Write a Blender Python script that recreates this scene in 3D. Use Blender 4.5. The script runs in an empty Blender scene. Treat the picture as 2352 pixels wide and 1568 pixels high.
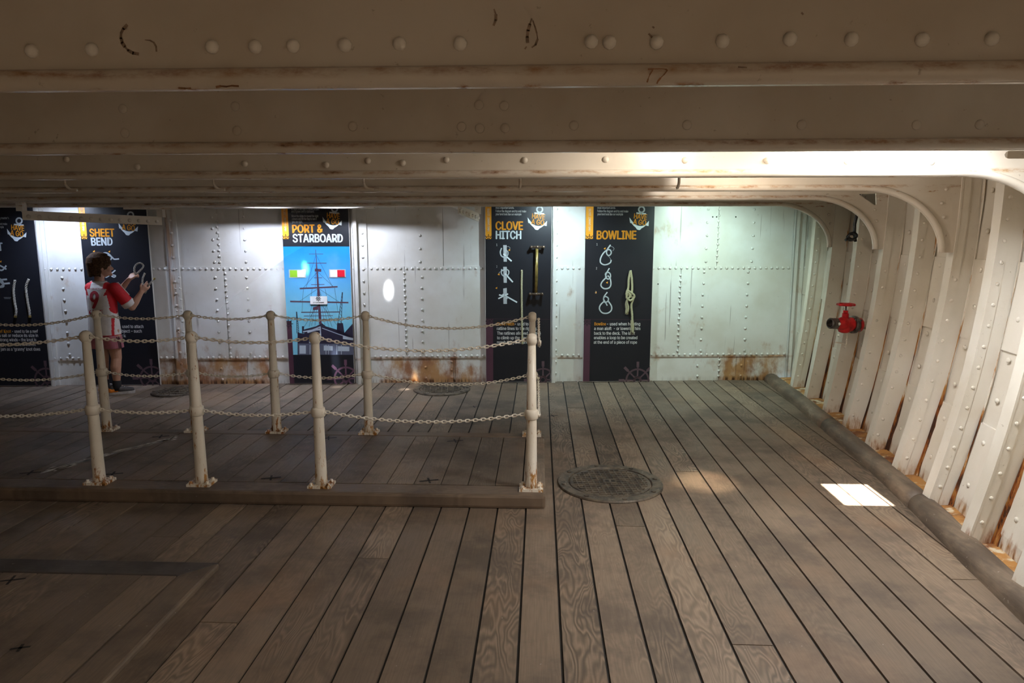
import bpy, bmesh, math, random
from math import sin, cos, tan, pi, radians, sqrt
from mathutils import Vector, Matrix, geometry
from mathutils.bvhtree import BVHTree
random.seed(7)
S = bpy.context.scene
COL = S.collection

# ---------------------------------------------------------------- camera
CAM_H, PITCH, YAW, FPX = 1.6, radians(8.74), radians(2.35), 1568.0
cam = bpy.data.cameras.new('camera'); cam.lens = 24.0; cam.sensor_width = 36.0; cam.clip_start = 0.05
cam_o = bpy.data.objects.new('camera', cam); COL.objects.link(cam_o)
cam_o.location = (0, 0, CAM_H); cam_o.rotation_euler = (pi/2 - PITCH, 0, YAW)
S.camera = cam_o

# ---------------------------------------------------------------- world, sun, large lamps, exposure
W = bpy.data.worlds.new('sky'); S.world = W; W.use_nodes = True
W.node_tree.nodes['Background'].inputs[0].default_value = (0.62, 0.78, 1.0, 1)
W.node_tree.nodes['Background'].inputs[1].default_value = 1.2
S.view_settings.view_transform = 'Standard'; S.view_settings.look = 'None'
S.view_settings.exposure = 0.0; S.view_settings.gamma = 1.0; S.view_settings.use_curve_mapping = False
def lamp(name, kind, loc, target, energy, color, **kw):
    l = bpy.data.lights.new(name, kind); l.energy = energy; l.color = color
    for k, v in kw.items(): setattr(l, k, v)
    o = bpy.data.objects.new(name, l); COL.objects.link(o); o.location = loc
    o.rotation_euler = (Vector(target) - Vector(loc)).to_track_quat('-Z', 'Y').to_euler()
    return o
SUN_DIR = Vector((0.19, 0.513, -1.0))
lamp('sun', 'SUN', (0.5, 0, 4), Vector((0.5, 0, 4)) + SUN_DIR, 75.0, (1, 0.96, 0.9), angle=radians(0.5))
# daylight falling through the small hatch between the second and third beam
lamp('hatch_daylight', 'AREA', (1.585, 3.13, 2.112), (1.68, 3.42, 0), 40, (0.93, 0.97, 1.0), shape='RECTANGLE', size=0.27, size_y=0.42)
# warm ceiling lamp between the same beams
lamp('deck_lamp_and_fill', 'AREA', (0.70, 2.84, 2.10), (0.70, 3.3, 1.5), 12, (1.0, 0.88, 0.72), shape='DISK', size=0.22)
lamp('deck_lamp_and_fill', 'AREA', (0.95, 3.92, 2.02), (2.6, 4.5, 1.65), 7, (1.0, 0.88, 0.74), shape='DISK', size=0.16)  # unseen fill added to brighten the upper hull side
lamp('deck_lamp_and_fill', 'AREA', (1.0, 4.98, 2.02), (2.7, 5.6, 1.65), 5, (1.0, 0.88, 0.74), shape='DISK', size=0.16)  # second added fill, farther along the upper hull
# warm ambient fill added above and behind the camera, with no opening there
lamp('rear_fill', 'AREA', (0.2, -1.0, 2.10), (0.25, -0.7, 0), 88, (1.0, 0.86, 0.70), shape='RECTANGLE', size=2.4, size_y=0.9)
# exhibition spot lamps above the boards, between the last beam and the bulkhead
SPOT = dict(spot_blend=1.0, shadow_soft_size=0.025)
for lx, ly, tx, ty, en, lc in ((-4.93, 6.64, -4.9, 7.07, 75, (0.62, 0.74, 1.0)), (-2.74, 6.67, -2.85, 7.27, 80, (0.76, 0.82, 1.0)), (-2.00, 6.68, -1.8, 7.33, 72, (0.80, 0.86, 1.0)),
                               (0.20, 6.69, 0.15, 7.48, 82, (0.72, 0.93, 1.0)), (1.75, 6.70, 1.75, 7.60, 84, (0.72, 1.0, 0.90))):
    lamp('board_lamp', 'SPOT', (lx, ly, 1.985), (tx, ty, 0.75), en, lc, spot_size=radians(140), **SPOT)

# narrow spots added to make the glints on the bulkhead, a board and the deck
for lx, ly, tx, ty, tz, en, ang, lc in ((-1.55, 6.75, -1.64, 7.34, 1.03, 900, 5.6, (0.9, 0.95, 1.0)), (-2.62, 6.72, -2.50, 7.22, 1.27, 900, 5.0, (0.95, 0.98, 1.0)), (-2.3, 6.74, -2.22, 7.24, 0.22, 800, 3.6, (0.8, 0.9, 1.0)),
                                        (-1.3, 6.75, -1.43, 7.02, 0.0, 500, 4.2, (1.0, 0.97, 0.92)), (-2.15, 6.8, -2.18, 7.10, 0.0, 240, 4.0, (1.0, 0.97, 0.92)), (-1.3, 6.75, -1.38, 7.36, 0.02, 1100, 2.4, (1.0, 0.55, 0.16)),
                                        (1.0, 3.92, 1.10, 4.36, 0.0, 360, 14, (1.0, 0.80, 0.55)), (1.5, 3.75, 1.42, 3.80, 0.0, 60, 16, (1.0, 0.9, 0.78))):
    lamp('glint_spot', 'SPOT', (lx, ly, 2.05), (tx, ty, tz), en, lc, spot_size=radians(ang), spot_blend=1.0, shadow_soft_size=0.02)

# ---------------------------------------------------------------- where a line of sight meets a known plane
_f = Vector((-sin(YAW)*cos(PITCH), cos(YAW)*cos(PITCH), -sin(PITCH))); _r = Vector((cos(YAW), sin(YAW), 0)); _u = _r.cross(_f)
CAM = Vector((0, 0, CAM_H))
def sight(px, py): return _f + _r*((px-1176)/FPX) + _u*((784-py)/FPX)
def at(px, py, Y): d = sight(px, py); return CAM + d*(Y/d.y)
WA = Vector((-5.259, 7.074, 0)); WU = Vector((7.869, 0.598, 0)).normalized(); WN = Vector((WU.y, -WU.x, 0))   # bulkhead: origin, run, normal into the room
def wall(px, py, off=0.0):
    d = sight(px, py); t = ((WA + WN*off - CAM).dot(WN))/d.dot(WN); p = CAM + d*t
    return (p - WA).dot(WU), p.z
def wp(u, z, off=0.0): return WA + WU*u + WN*off + Vector((0, 0, z))
WALL_M = Matrix((( WU.x, 0, WN.x, WA.x), (WU.y, 0, WN.y, WA.y), (0, 1, 0, 0), (0, 0, 0, 1)))   # local (u, z, out) -> world

# ---------------------------------------------------------------- node helper and materials
class N:
    def __init__(s, name):
        s.m = bpy.data.materials.new(name); s.m.use_nodes = True; s.t = s.m.node_tree
        s.b = s.t.nodes['Principled BSDF']
    def new(s, t, **kw):
        n = s.t.nodes.new(t)
        for k, v in kw.items(): setattr(n, k, v)
        return n
    def put(s, sock, v):
        if hasattr(v, 'is_output'): s.t.links.new(v, sock)
        elif isinstance(v, (tuple, list)): sock.default_value = tuple(v) if len(v) == len(sock.default_value) else tuple(v) + (1,)
        else: sock.default_value = v
    def math(s, op, a, b=0.0, c=None, clamp=False):
        n = s.new('ShaderNodeMath', operation=op, use_clamp=clamp); s.put(n.inputs[0], a); s.put(n.inputs[1], b)
        if c is not None: s.put(n.inputs[2], c)
        return n.outputs[0]
    def noise(s, vec, scale, detail=3, rough=0.55, dist=0.0):
        n = s.new('ShaderNodeTexNoise'); s.put(n.inputs['Vector'], vec); s.put(n.inputs['Scale'], scale)
        s.put(n.inputs['Detail'], detail); s.put(n.inputs['Roughness'], rough); s.put(n.inputs['Distortion'], dist)
        return n.outputs[0]
    def voro(s, vec, scale):
        n = s.new('ShaderNodeTexVoronoi'); s.put(n.inputs['Vector'], vec); s.put(n.inputs['Scale'], scale); return n.outputs['Distance']
    def step(s, v, a, b, lo=0.0, hi=1.0):
        n = s.new('ShaderNodeMapRange', interpolation_type='SMOOTHSTEP'); s.put(n.inputs[0], v)
        for i, x in zip((1, 2, 3, 4), (a, b, lo, hi)): s.put(n.inputs[i], x)
        return n.outputs[0]
    def mix(s, f, a, b):
        n = s.new('ShaderNodeMix', data_type='RGBA'); s.put(n.inputs[0], f); s.put(n.inputs[6], a); s.put(n.inputs[7], b); return n.outputs[2]
    def scale(s, vec, v):
        n = s.new('ShaderNodeVectorMath', operation='MULTIPLY'); s.put(n.inputs[0], vec); n.inputs[1].default_value = v; return n.outputs[0]
    def add(s, a, b):
        n = s.new('ShaderNodeVectorMath', operation='ADD'); s.put(n.inputs[0], a); s.put(n.inputs[1], b); return n.outputs[0]
    def pos(s): return s.new('ShaderNodeNewGeometry').outputs['Position']
    def obj(s): return s.new('ShaderNodeTexCoord').outputs['Object']
    def rnd(s): return s.new('ShaderNodeObjectInfo').outputs['Random']
    def xyz(s, v): n = s.new('ShaderNodeSeparateXYZ'); s.put(n.inputs[0], v); return n.outputs
    def comb(s, x, y, z):
        n = s.new('ShaderNodeCombineXYZ'); s.put(n.inputs[0], x); s.put(n.inputs[1], y); s.put(n.inputs[2], z); return n.outputs[0]
    def bump(s, h, strength=0.3, dist=0.01):
        n = s.new('ShaderNodeBump'); n.inputs['Strength'].default_value = strength; n.inputs['Distance'].default_value = dist
        s.put(n.inputs['Height'], h); s.t.links.new(n.outputs[0], s.b.inputs['Normal'])
    def done(s, color=None, rough=None, metal=None, spec=None):
        if color is not None: s.put(s.b.inputs['Base Color'], color)
        if rough is not None: s.put(s.b.inputs['Roughness'], rough)
        if metal is not None: s.put(s.b.inputs['Metallic'], metal)
        if spec is not None: s.put(s.b.inputs['Specular IOR Level'], spec)
        return s.m
RUST, DKRUST, OCHRE = (0.26, 0.075, 0.010), (0.055, 0.018, 0.006), (0.42, 0.20, 0.05)
def plain(name, c, rough=0.5, metal=0.0, var=0.15, scale=30, spec=None):
    n = N(name); v = n.noise(n.obj(), scale, 4)
    col = n.mix(n.step(v, 0.3, 0.7), tuple(x*(1-var) for x in c), tuple(min(1, x*(1+var)) for x in c))
    return n.done(col, rough, metal, spec)
def paint(name, base, rough=0.42, specks=0.5, rust=None, bump=0.12):
    """old thick oil paint on iron; rust(n, position, xyz) gives (rust mask, dark mask)"""
    n = N(name); p = n.pos(); x = n.xyz(p)
    big = n.noise(p, 2.2, 4); fine = n.noise(p, 60, 3)
    col = n.mix(n.step(big, 0.3, 0.7), base, tuple(c*k for c, k in zip(base, (0.86, 0.83, 0.78))))
    sp = n.math('MULTIPLY', n.step(n.noise(p, 34, 4, 0.7), 0.66, 0.74), specks)
    col = n.mix(sp, col, (0.20, 0.13, 0.07))
    if rust:
        a, b = rust(n, p, x)
        rc = n.mix(n.step(n.noise(p, 6, 4), 0.32, 0.66), RUST, OCHRE); rc = n.mix(n.step(n.noise(p, 3.1, 3), 0.50, 0.70, 0.0, 0.5), rc, (0.54, 0.33, 0.12))
        col = n.mix(a, col, rc); col = n.mix(b, col, DKRUST)
    n.bump(n.math('ADD', n.math('MULTIPLY', fine, 0.35), n.noise(p, 7, 3)), bump, 0.01)
    return n.done(col, rough)
M = {}
M['paint'] = paint('white_oil_paint', (0.78, 0.735, 0.66))
def beam_rust(n, p, x):
    z, q = x[2], n.noise(n.scale(p, (3.0, 3.0, 8.0)), 3.2, 5, 0.7)
    band = n.math('SUBTRACT', 1.0, n.step(n.math('ABSOLUTE', n.math('SUBTRACT', z, 1.908)), 0.002, 0.016))
    band2 = n.math('SUBTRACT', 1.0, n.step(n.math('ABSOLUTE', n.math('SUBTRACT', z, 1.878)), 0.002, 0.008))
    a = n.math('MULTIPLY', band, n.step(q, 0.40, 0.66)); b = n.math('MULTIPLY', band, n.step(q, 0.60, 0.72))
    a2 = n.math('MULTIPLY', band2, n.step(q, 0.55, 0.68))
    return n.math('MAXIMUM', n.math('MULTIPLY', a, 0.75), a2), n.math('MULTIPLY', b, 0.7)
M['beam'] = paint('beam_oil_paint', (0.76, 0.70, 0.62), 0.27, 0.45, beam_rust, 0.10)
def wall_rust(n, p, x):
    X, z = x[0], x[2]
    q = n.noise(n.scale(p, (2.2, 2.2, 1.3)), 2.6, 5, 0.65); q2 = n.noise(n.scale(p, (9, 9, 0.8)), 3, 4, 0.6)
    def rng(a, b, s=0.25): return n.math('MULTIPLY', n.step(X, a-s, a+s), n.step(X, b-s, b+s, 1.0, 0.0))
    zone = n.math('ADD', n.math('ADD', n.math('MULTIPLY', rng(-4.25, -2.95), 1.05), rng(-1.75, -0.75, 0.3)), n.math('MULTIPLY', rng(2.05, 2.7, 0.1), 0.9))
    zone = n.math('ADD', zone, 0.05, clamp=True)
    low = n.step(z, 0.27, 0.285, 1.0, 0.0)
    near = n.step(z, 0.285, 0.56, 0.24, -0.12)
    amt = n.math('ADD', n.math('MULTIPLY', low, 0.34), near)
    foot = n.step(z, 0.0, 0.07, 0.35, 0.0)
    a = n.step(n.math('ADD', n.math('MULTIPLY', n.math('ADD', amt, foot), zone), n.math('MULTIPLY', n.math('SUBTRACT', q, 0.5), 2.3)), 0.16, 0.80, 0.0, 0.9)
    seam = n.math('SUBTRACT', 1.0, n.step(n.math('ABSOLUTE', n.math('SUBTRACT', z, 0.277)), 0.004, 0.02))
    seam = n.math('MULTIPLY', n.math('MULTIPLY', seam, n.step(q, 0.35, 0.6)), n.math('ADD', zone, 0.35, clamp=True))
    # rust run down the post right of the second board
    run = n.math('SUBTRACT', 1.0, n.step(n.math('ABSOLUTE', n.math('SUBTRACT', X, -3.925)), 0.012, 0.06))
    run = n.math('MULTIPLY', run, n.step(q2, 0.36, 0.62))
    a = n.math('MAXIMUM', n.math('MAXIMUM', a, n.math('MULTIPLY', seam, 0.85)), n.math('MULTIPLY', run, 0.75))
    ft = n.math('MULTIPLY', n.step(z, 0.01, 0.06, 1.0, 0.0), n.step(q2, 0.42, 0.6))
    ft = n.math('MULTIPLY', ft, n.math('ADD', zone, 0.12, clamp=True))
    drip = n.math('MULTIPLY', n.step(n.noise(n.scale(p, (38, 38, 0.7)), 1.0, 2, 0.5), 0.665, 0.70), n.step(n.noise(p, 1.7, 2), 0.48, 0.58))
    return a, n.math('MAXIMUM', ft, n.math('MULTIPLY', drip, 0.5))
M['wall'] = paint('bulkhead_oil_paint', (0.74, 0.74, 0.72), 0.33, 0.3, wall_rust, 0.07)
def hull_rust(n, p, x):
    z = x[2]; q = n.noise(n.scale(p, (5, 5, 1.4)), 3, 5, 0.65)
    low = n.step(z, 0.04, 0.30, 0.56, 0.0)
    a = n.step(n.math('ADD', low, n.math('MULTIPLY', n.math('SUBTRACT', q, 0.5), 1.2)), 0.42, 0.75)
    b = n.math('MULTIPLY', n.step(z, 0.05, 0.10, 0.5, 0.0), n.step(q, 0.52, 0.64))
    return a, b
M['hull'] = paint('hull_oil_paint', (0.77, 0.725, 0.65), 0.45, 0.5, hull_rust, 0.22)
def mk_streak():
    n = N('rust_streak_paint'); p = n.pos(); x = n.xyz(p)
    q = n.noise(n.scale(p, (6, 6, 1.0)), 2.4, 5, 0.7)
    k = n.math('ADD', q, n.step(x[2], 0.05, 1.4, 0.17, -0.06))
    c = n.mix(n.step(k, 0.46, 0.54), (0.72, 0.66, 0.57), OCHRE); c = n.mix(n.step(k, 0.54, 0.62), c, RUST); c = n.mix(n.step(k, 0.62, 0.68), c, DKRUST)
    return n.done(c, 0.7)
M['streak'] = mk_streak()
def mk_waterway():
    n = N('rusty_waterway'); p = n.pos(); q = n.noise(p, 5, 5, 0.65); q2 = n.noise(p, 14, 4)
    c = n.mix(n.step(q, 0.38, 0.56), (0.16, 0.05, 0.015), (0.40, 0.19, 0.05)); c = n.mix(n.step(q2, 0.52, 0.68), c, (0.60, 0.52, 0.38))
    n.bump(q2, 0.4, 0.02); return n.done(c, 0.75)
M['waterway'] = mk_waterway()
def mk_wood(name, base, grain=1.0, along='y', gloss=0.55):
    n = N(name); o = n.obj(); r = n.rnd()
    x = n.xyz(o); a, b = (x[0], x[1]) if along == 'y' else (x[1], x[0])
    off = n.math('MULTIPLY', r, 37.0)
    v = n.comb(n.math('ADD', n.math('MULTIPLY', a, 8.5), off), n.math('ADD', n.math('MULTIPLY', b, 2.0), off), off)
    big = n.noise(v, 1.0, 2.2, 0.5, 0.25)
    ph = n.math('ADD', n.math('MULTIPLY', big, 95.0), n.math('MULTIPLY', a, 120.0))
    s = n.math('MULTIPLY', n.math('ADD', n.math('SINE', ph), 1.0), 0.5)
    fig = n.math('POWER', s, 1.6)
    amp = n.math('MULTIPLY', n.step(n.math('FRACT', n.math('MULTIPLY', r, 7.31)), 0.15, 1.0, 0.12, 0.95), grain)
    zone = n.step(n.noise(v, 0.55, 1.0), 0.38, 0.62, 0.25, 1.0)
    amp = n.math('MULTIPLY', amp, zone)
    fine = n.noise(n.comb(n.math('MULTIPLY', a, 160.0), n.math('MULTIPLY', b, 5.0), off), 1.0, 3, 0.6)
    dirt = n.noise(n.pos(), 2.1, 6, 0.66)
    tone = n.math('ADD', 0.74, n.math('MULTIPLY', n.math('FRACT', n.math('MULTIPLY', r, 3.77)), 0.50))
    dark = tuple(c*0.48 for c in base); light = tuple(min(1, c*1.5) for c in base)
    c = n.mix(n.math('MULTIPLY', fig, amp), base, dark)
    c = n.mix(n.math('MULTIPLY', n.math('POWER', n.math('SUBTRACT', 1.0, s), 3.0), n.math('MULTIPLY', amp, 0.75)), c, light)
    c = n.mix(n.step(fine, 0.35, 0.7, 0.0, 0.35), c, dark)
    c = n.mix(n.step(dirt, 0.45, 0.64, 0.0, 0.68), c, (base[0]*0.46, base[1]*0.47, base[2]*0.52))
    warm = n.step(n.noise(n.pos(), 1.3, 3), 0.52, 0.68, 0.0, 0.3)
    c = n.mix(warm, c, (base[0]*1.35, base[1]*1.08, base[2]*0.85))
    n2 = n.new('ShaderNodeVectorMath', operation='SCALE'); n.put(n2.inputs[0], c); n.put(n2.inputs['Scale'], tone)
    c = n2.outputs[0]
    sp = n.step(n.noise(n.pos(), 55, 2, 0.5), 0.745, 0.775, 0.0, 0.55); c = n.mix(sp, c, (0.45, 0.42, 0.38))
    n.bump(n.math('ADD', n.math('MULTIPLY', fine, 0.5), n.math('MULTIPLY', fig, n.math('MULTIPLY', amp, -0.6))), 0.25, 0.004)
    return n.done(c, n.step(dirt, 0.3, 0.7, gloss-0.08, gloss+0.12))
WOOD = (0.212, 0.155, 0.110)
M['wood'] = mk_wood('weathered_deck_wood', WOOD)
M['wood_dark'] = mk_wood('dark_hatch_wood', (0.190, 0.140, 0.100), 0.5)
M['board_x'] = mk_wood('hatch_border_wood', (0.165, 0.118, 0.083), 0.4, 'x')
M['board_black'] = mk_wood('blackened_border_wood', (0.075, 0.062, 0.055), 0.3, 'x')
def mk_kerb():
    n = N('worn_kerb_wood'); p = n.pos(); q = n.noise(n.scale(p, (4, 1.6, 4)), 1.6, 5, 0.62); f = n.noise(n.scale(p, (60, 3, 60)), 1.0, 3)
    c = n.mix(n.step(q, 0.40, 0.62), (0.105, 0.075, 0.054), (0.205, 0.150, 0.105)); c = n.mix(n.step(q, 0.62, 0.72), c, (0.36, 0.29, 0.22)); c = n.mix(n.step(f, 0.4, 0.75, 0, 0.4), c, (0.06, 0.045, 0.035))
    c = n.mix(n.step(n.noise(p, 50, 2), 0.71, 0.74, 0, 0.6), c, (0.4, 0.36, 0.32)); n.bump(n.math('ADD', f, q), 0.3, 0.006); return n.done(c, 0.55)
M['kerb'] = mk_kerb()
M['pitch'] = plain('black_seam_pitch', (0.018, 0.016, 0.015), 0.7)
M['black_iron'] = plain('black_iron', (0.055, 0.048, 0.042), 0.55, 0.3, 0.4, 20)
def mk_cover():
    n = N('worn_cast_iron'); p = n.pos(); q = n.noise(p, 16, 5, 0.65)
    c = n.mix(n.step(q, 0.35, 0.65), (0.06, 0.05, 0.042), (0.17, 0.135, 0.10)); c = n.mix(n.step(n.noise(p, 40, 3), 0.66, 0.72), c, (0.3, 0.28, 0.25))
    n.bump(q, 0.4, 0.01); return n.done(c, 0.5, 0.35)
M['cover'] = mk_cover()
def post_rust(n, p, x):
    z = x[2]; q = n.noise(n.scale(p, (14, 14, 4)), 2.2, 5, 0.7)
    k = n.math('ADD', q, n.step(z, 0.085, 0.30, 0.12, 0.0))
    return n.step(k, 0.60, 0.68), n.step(k, 0.72, 0.78)
M['post'] = paint('post_oil_paint', (0.80, 0.745, 0.66), 0.36, 0.3, post_rust, 0.1)
M['chain'] = paint('chain_oil_paint', (0.88, 0.83, 0.75), 0.4, 0.8, None, 0.1)
M['hole'] = plain('dark_hole', (0.02, 0.017, 0.014), 0.8)
M['red'] = plain('red_valve_paint', (0.50, 0.012, 0.016), 0.28, 0, 0.25, 25)
M['steel'] = plain('scratched_grey_metal', (0.16, 0.145, 0.135), 0.35, 0.7, 0.5, 25)
M['brass'] = plain('worn_brass', (0.42, 0.31, 0.10), 0.32, 0.75, 0.3, 25)
M['bronze'] = plain('brown_bronze', (0.16, 0.115, 0.085), 0.32, 0.7, 0.3, 25)
M['cable'] = plain('black_rubber', (0.012, 0.012, 0.013), 0.35)
def mk_rope(name, c):
    n = N(name); o = n.obj(); x = n.xyz(o)
    w = n.math('SINE', n.math('ADD', n.math('MULTIPLY', x[2], 520.0), n.math('MULTIPLY', x[0], 420.0)))
    s = n.step(w, -1, 1); col = n.mix(s, tuple(k*0.5 for k in c), c); n.bump(s, 0.6, 0.004)
    return n.done(col, 0.9)
M['rope'] = mk_rope('hemp_rope', (0.62, 0.57, 0.36)); M['rope_grey'] = mk_rope('grey_rope', (0.50, 0.47, 0.40))
# printed inks of the boards
def ink(name, c, rough=0.32): return plain(name, c, rough, 0, 0.04, 8, 0.35)
M['ink_black'] = ink('black_print', (0.012, 0.013, 0.018), 0.38); M['ink_white'] = ink('white_print', (0.80, 0.80, 0.78))
M['ink_orange'] = ink('orange_print', (0.80, 0.34, 0.03)); M['ink_plum'] = ink('plum_print', (0.085, 0.035, 0.055))
M['ink_wheel'] = ink('wheel_print', (0.12, 0.075, 0.09)); M['ink_plumwheel'] = ink('plum_wheel_print', (0.17, 0.085, 0.13))
M['ink_grey'] = ink('grey_print', (0.42, 0.44, 0.46)); M['ink_knot'] = ink('rope_print', (0.62, 0.68, 0.70))
M['ink_red'] = ink('red_print', (0.62, 0.012, 0.03)); M['ink_green'] = ink('green_print', (0.25, 0.52, 0.02))
M['ink_ship'] = ink('dark_ship_print', (0.025, 0.022, 0.045)); M['ink_mast'] = ink('mast_print', (0.09, 0.045, 0.075)); M['ink_quay'] = ink('quay_print', (0.10, 0.11, 0.16))
M['ink_pale'] = ink('pale_ship_print', (0.45, 0.52, 0.60)); M['panel_edge'] = ink('pale_panel_edge', (0.55, 0.52, 0.48), 0.6)
def mk_sky():
    n = N('printed_sky'); x = n.xyz(n.obj()); q = n.noise(n.obj(), 3, 3)
    c = n.mix(n.step(x[1], 0.62, 1.50), (0.20, 0.55, 0.70), (0.012, 0.21, 0.62)); c = n.mix(n.step(q, 0.5, 0.75, 0.0, 0.12), c, (0.5, 0.7, 0.8))
    return n.done(c, 0.28)
M['ink_sky'] = mk_sky()

# ---------------------------------------------------------------- mesh helpers
def tag(o, label=None, cat=None, group=None, kind=None):
    for k, v in (('label', label), ('category', cat), ('group', group), ('kind', kind)):
        if v: o[k] = v
    return o
def empty(name, loc=(0, 0, 0), parent=None):
    o = bpy.data.objects.new(name, None); COL.objects.link(o); o.location = loc; o.empty_display_size = 0.05
    if parent: o.parent = parent
    return o
def link(name, me, mat=None, parent=None, smooth=False, origin=None):
    if origin is not None:
        me.transform(Matrix.Translation(-Vector(origin)))
    if mat is not None and not me.materials: me.materials.append(mat)
    if smooth: me.shade_smooth()
    o = bpy.data.objects.new(name, me); COL.objects.link(o)
    if origin is not None: o.location = origin
    if parent is not None:
        o.parent = parent; o.matrix_parent_inverse = parent.matrix_basis.inverted()
    return o
def copy_to(o, parent, mat):
    c = o.copy(); COL.objects.link(c); c.parent = parent
    if parent is not None: c.matrix_parent_inverse = parent.matrix_basis.inverted()
    c.matrix_basis = mat; return c
class MB:
    def __init__(s): s.v = []; s.f = []
    def add(s, vs, fs):
        k = len(s.v); s.v += [Vector(v) for v in vs]; s.f += [tuple(i+k for i in f) for f in fs]; return s
    def box(s, lo, hi):
        (a, b, c), (d, e, f) = lo, hi
        return s.add([(a,b,c),(d,b,c),(d,e,c),(a,e,c),(a,b,f),(d,b,f),(d,e,f),(a,e,f)], [(3,2,1,0),(4,5,6,7),(0,1,5,4),(1,2,6,5),(2,3,7,6),(3,0,4,7)])
    def tube(s, path, r, n=8, closed=False, cap=True):
        P = [Vector(p) for p in path]; m = len(P); R = r if isinstance(r, (list, tuple)) else [r]*m
        k = len(s.v); ref = None
        for i in range(m):
            if closed: t = P[(i+1) % m] - P[i-1]
            else: t = P[min(i+1, m-1)] - P[max(i-1, 0)]
            t.normalize()
            if ref is None: ref = t.orthogonal().normalized()
            ref = (ref - t*ref.dot(t)).normalized(); bi = t.cross(ref)
            for j in range(n): a = 2*pi*j/n; s.v.append(P[i] + (ref*cos(a) + bi*sin(a))*R[i])
        for i in range(m if closed else m-1):
            for j in range(n):
                a, b = k+i*n+j, k+i*n+(j+1) % n; c, d = k+((i+1) % m)*n+(j+1) % n, k+((i+1) % m)*n+j
                s.f.append((a, b, c, d))
        if not closed and cap:
            s.f.append(tuple(k+j for j in reversed(range(n)))); s.f.append(tuple(k+(m-1)*n+j for j in range(n)))
        return s
    def lathe(s, prof, c=(0,0,0), axis=(0,0,1), n=16, cap=True):
        ax = Vector(axis).normalized(); e = ax.orthogonal().normalized(); g = ax.cross(e); c = Vector(c); k = len(s.v)
        for r, h in prof:
            for j in range(n): a = 2*pi*j/n; s.v.append(c + ax*h + (e*cos(a) + g*sin(a))*r)
        for i in range(len(prof)-1):
            for j in range(n): s.f.append((k+i*n+j, k+i*n+(j+1) % n, k+(i+1)*n+(j+1) % n, k+(i+1)*n+j))
        if cap:
            s.f.append(tuple(k+j for j in reversed(range(n)))); s.f.append(tuple(k+(len(prof)-1)*n+j for j in range(n)))
        return s
    def dome(s, c, nrm, r, h=None, n=7):
        h = h or r*0.55
        return s.lathe([(r, -0.002), (r*0.92, h*0.45), (r*0.55, h*0.88), (r*0.12, h)], c, nrm, n)
    def plate(s, outline, holes, fn, t):
        """flat plate with holes: 2-D outline, fn(a, b, depth) -> point"""
        loops = [outline] + holes
        tris = geometry.tessellate_polygon([[Vector((a, b, 0)) for a, b in l] for l in loops])
        pts = [p for l in loops for p in l]; k = len(s.v); m = len(pts)
        s.v += [Vector(fn(a, b, 0)) for a, b in pts] + [Vector(fn(a, b, t)) for a, b in pts]
        for q in tris: s.f.append(tuple(k+i for i in q)); s.f.append(tuple(k+m+i for i in reversed(q)))
        i0 = 0
        for l in loops:
            L = len(l)
            for i in range(L): s.f.append((k+i0+i, k+i0+(i+1) % L, k+m+i0+(i+1) % L, k+m+i0+i))
            i0 += L
        return s
    def mesh(s, name, weld=False):
        me = bpy.data.meshes.new(name); me.from_pydata([tuple(v) for v in s.v], [], s.f); me.validate()
        bm = bmesh.new(); bm.from_mesh(me)
        if weld: bmesh.ops.remove_doubles(bm, verts=bm.verts, dist=1e-5)
        bmesh.ops.recalc_face_normals(bm, faces=bm.faces); bm.to_mesh(me); bm.free(); return me
    def build(s, name, mat, parent=None, smooth=False, bevel=0, origin=None):
        me = s.mesh(name)
        if bevel:
            bm = bmesh.new(); bm.from_mesh(me)
            bmesh.ops.bevel(bm, geom=[e for e in bm.edges if len(e.link_faces) == 2 and e.calc_face_angle(0) > 0.7], offset=bevel, segments=2, affect='EDGES', profile=0.6, clamp_overlap=True)
            bm.to_mesh(me); bm.free()
        return link(name, me, mat, parent, smooth, origin)
def lerp_table(t, y):
    if y <= t[0][0]: (a, b), (c, d) = t[0], t[1]
    elif y >= t[-1][0]: (a, b), (c, d) = t[-2], t[-1]
    else:
        for (a, b), (c, d) in zip(t, t[1:]):
            if a <= y <= c: break
    return b + (d-b)*(y-a)/(c-a)

# ---------------------------------------------------------------- the hull's shape
X0 = [(0.0, 1.55), (1.35, 1.83), (2.37, 2.03), (3.40, 2.20), (3.91, 2.28), (4.43, 2.36), (4.97, 2.435), (5.52, 2.505), (6.06, 2.565), (6.6, 2.605), (7.1, 2.65), (7.8, 2.70)]
def flare(y): return 0.25 if y < 4.4 else max(0.10, 0.25 - 0.045*(y-4.4))
def rib_x(y, z):                                        # inboard edge of a frame
    k = max(0.0, min(1.25, (z-0.05)/1.8)); return lerp_table(X0, y) + flare(y)*(1-(1-k)**2)
WEB = 0.14
def hull_x(y, z): return rib_x(y, z) + WEB
KERB = [(0.0, 1.50), (1.6, 1.81), (2.735, 2.03), (3.28, 2.095), (3.88, 2.19), (4.59, 2.275), (5.665, 2.372), (6.6, 2.45), (7.62, 2.515)]
DECK = 2.12
BEAM_Y = [0.32, 1.35, 2.37, 3.40, 4.43, 5.52, 6.60]
BOT = 1.88

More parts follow.
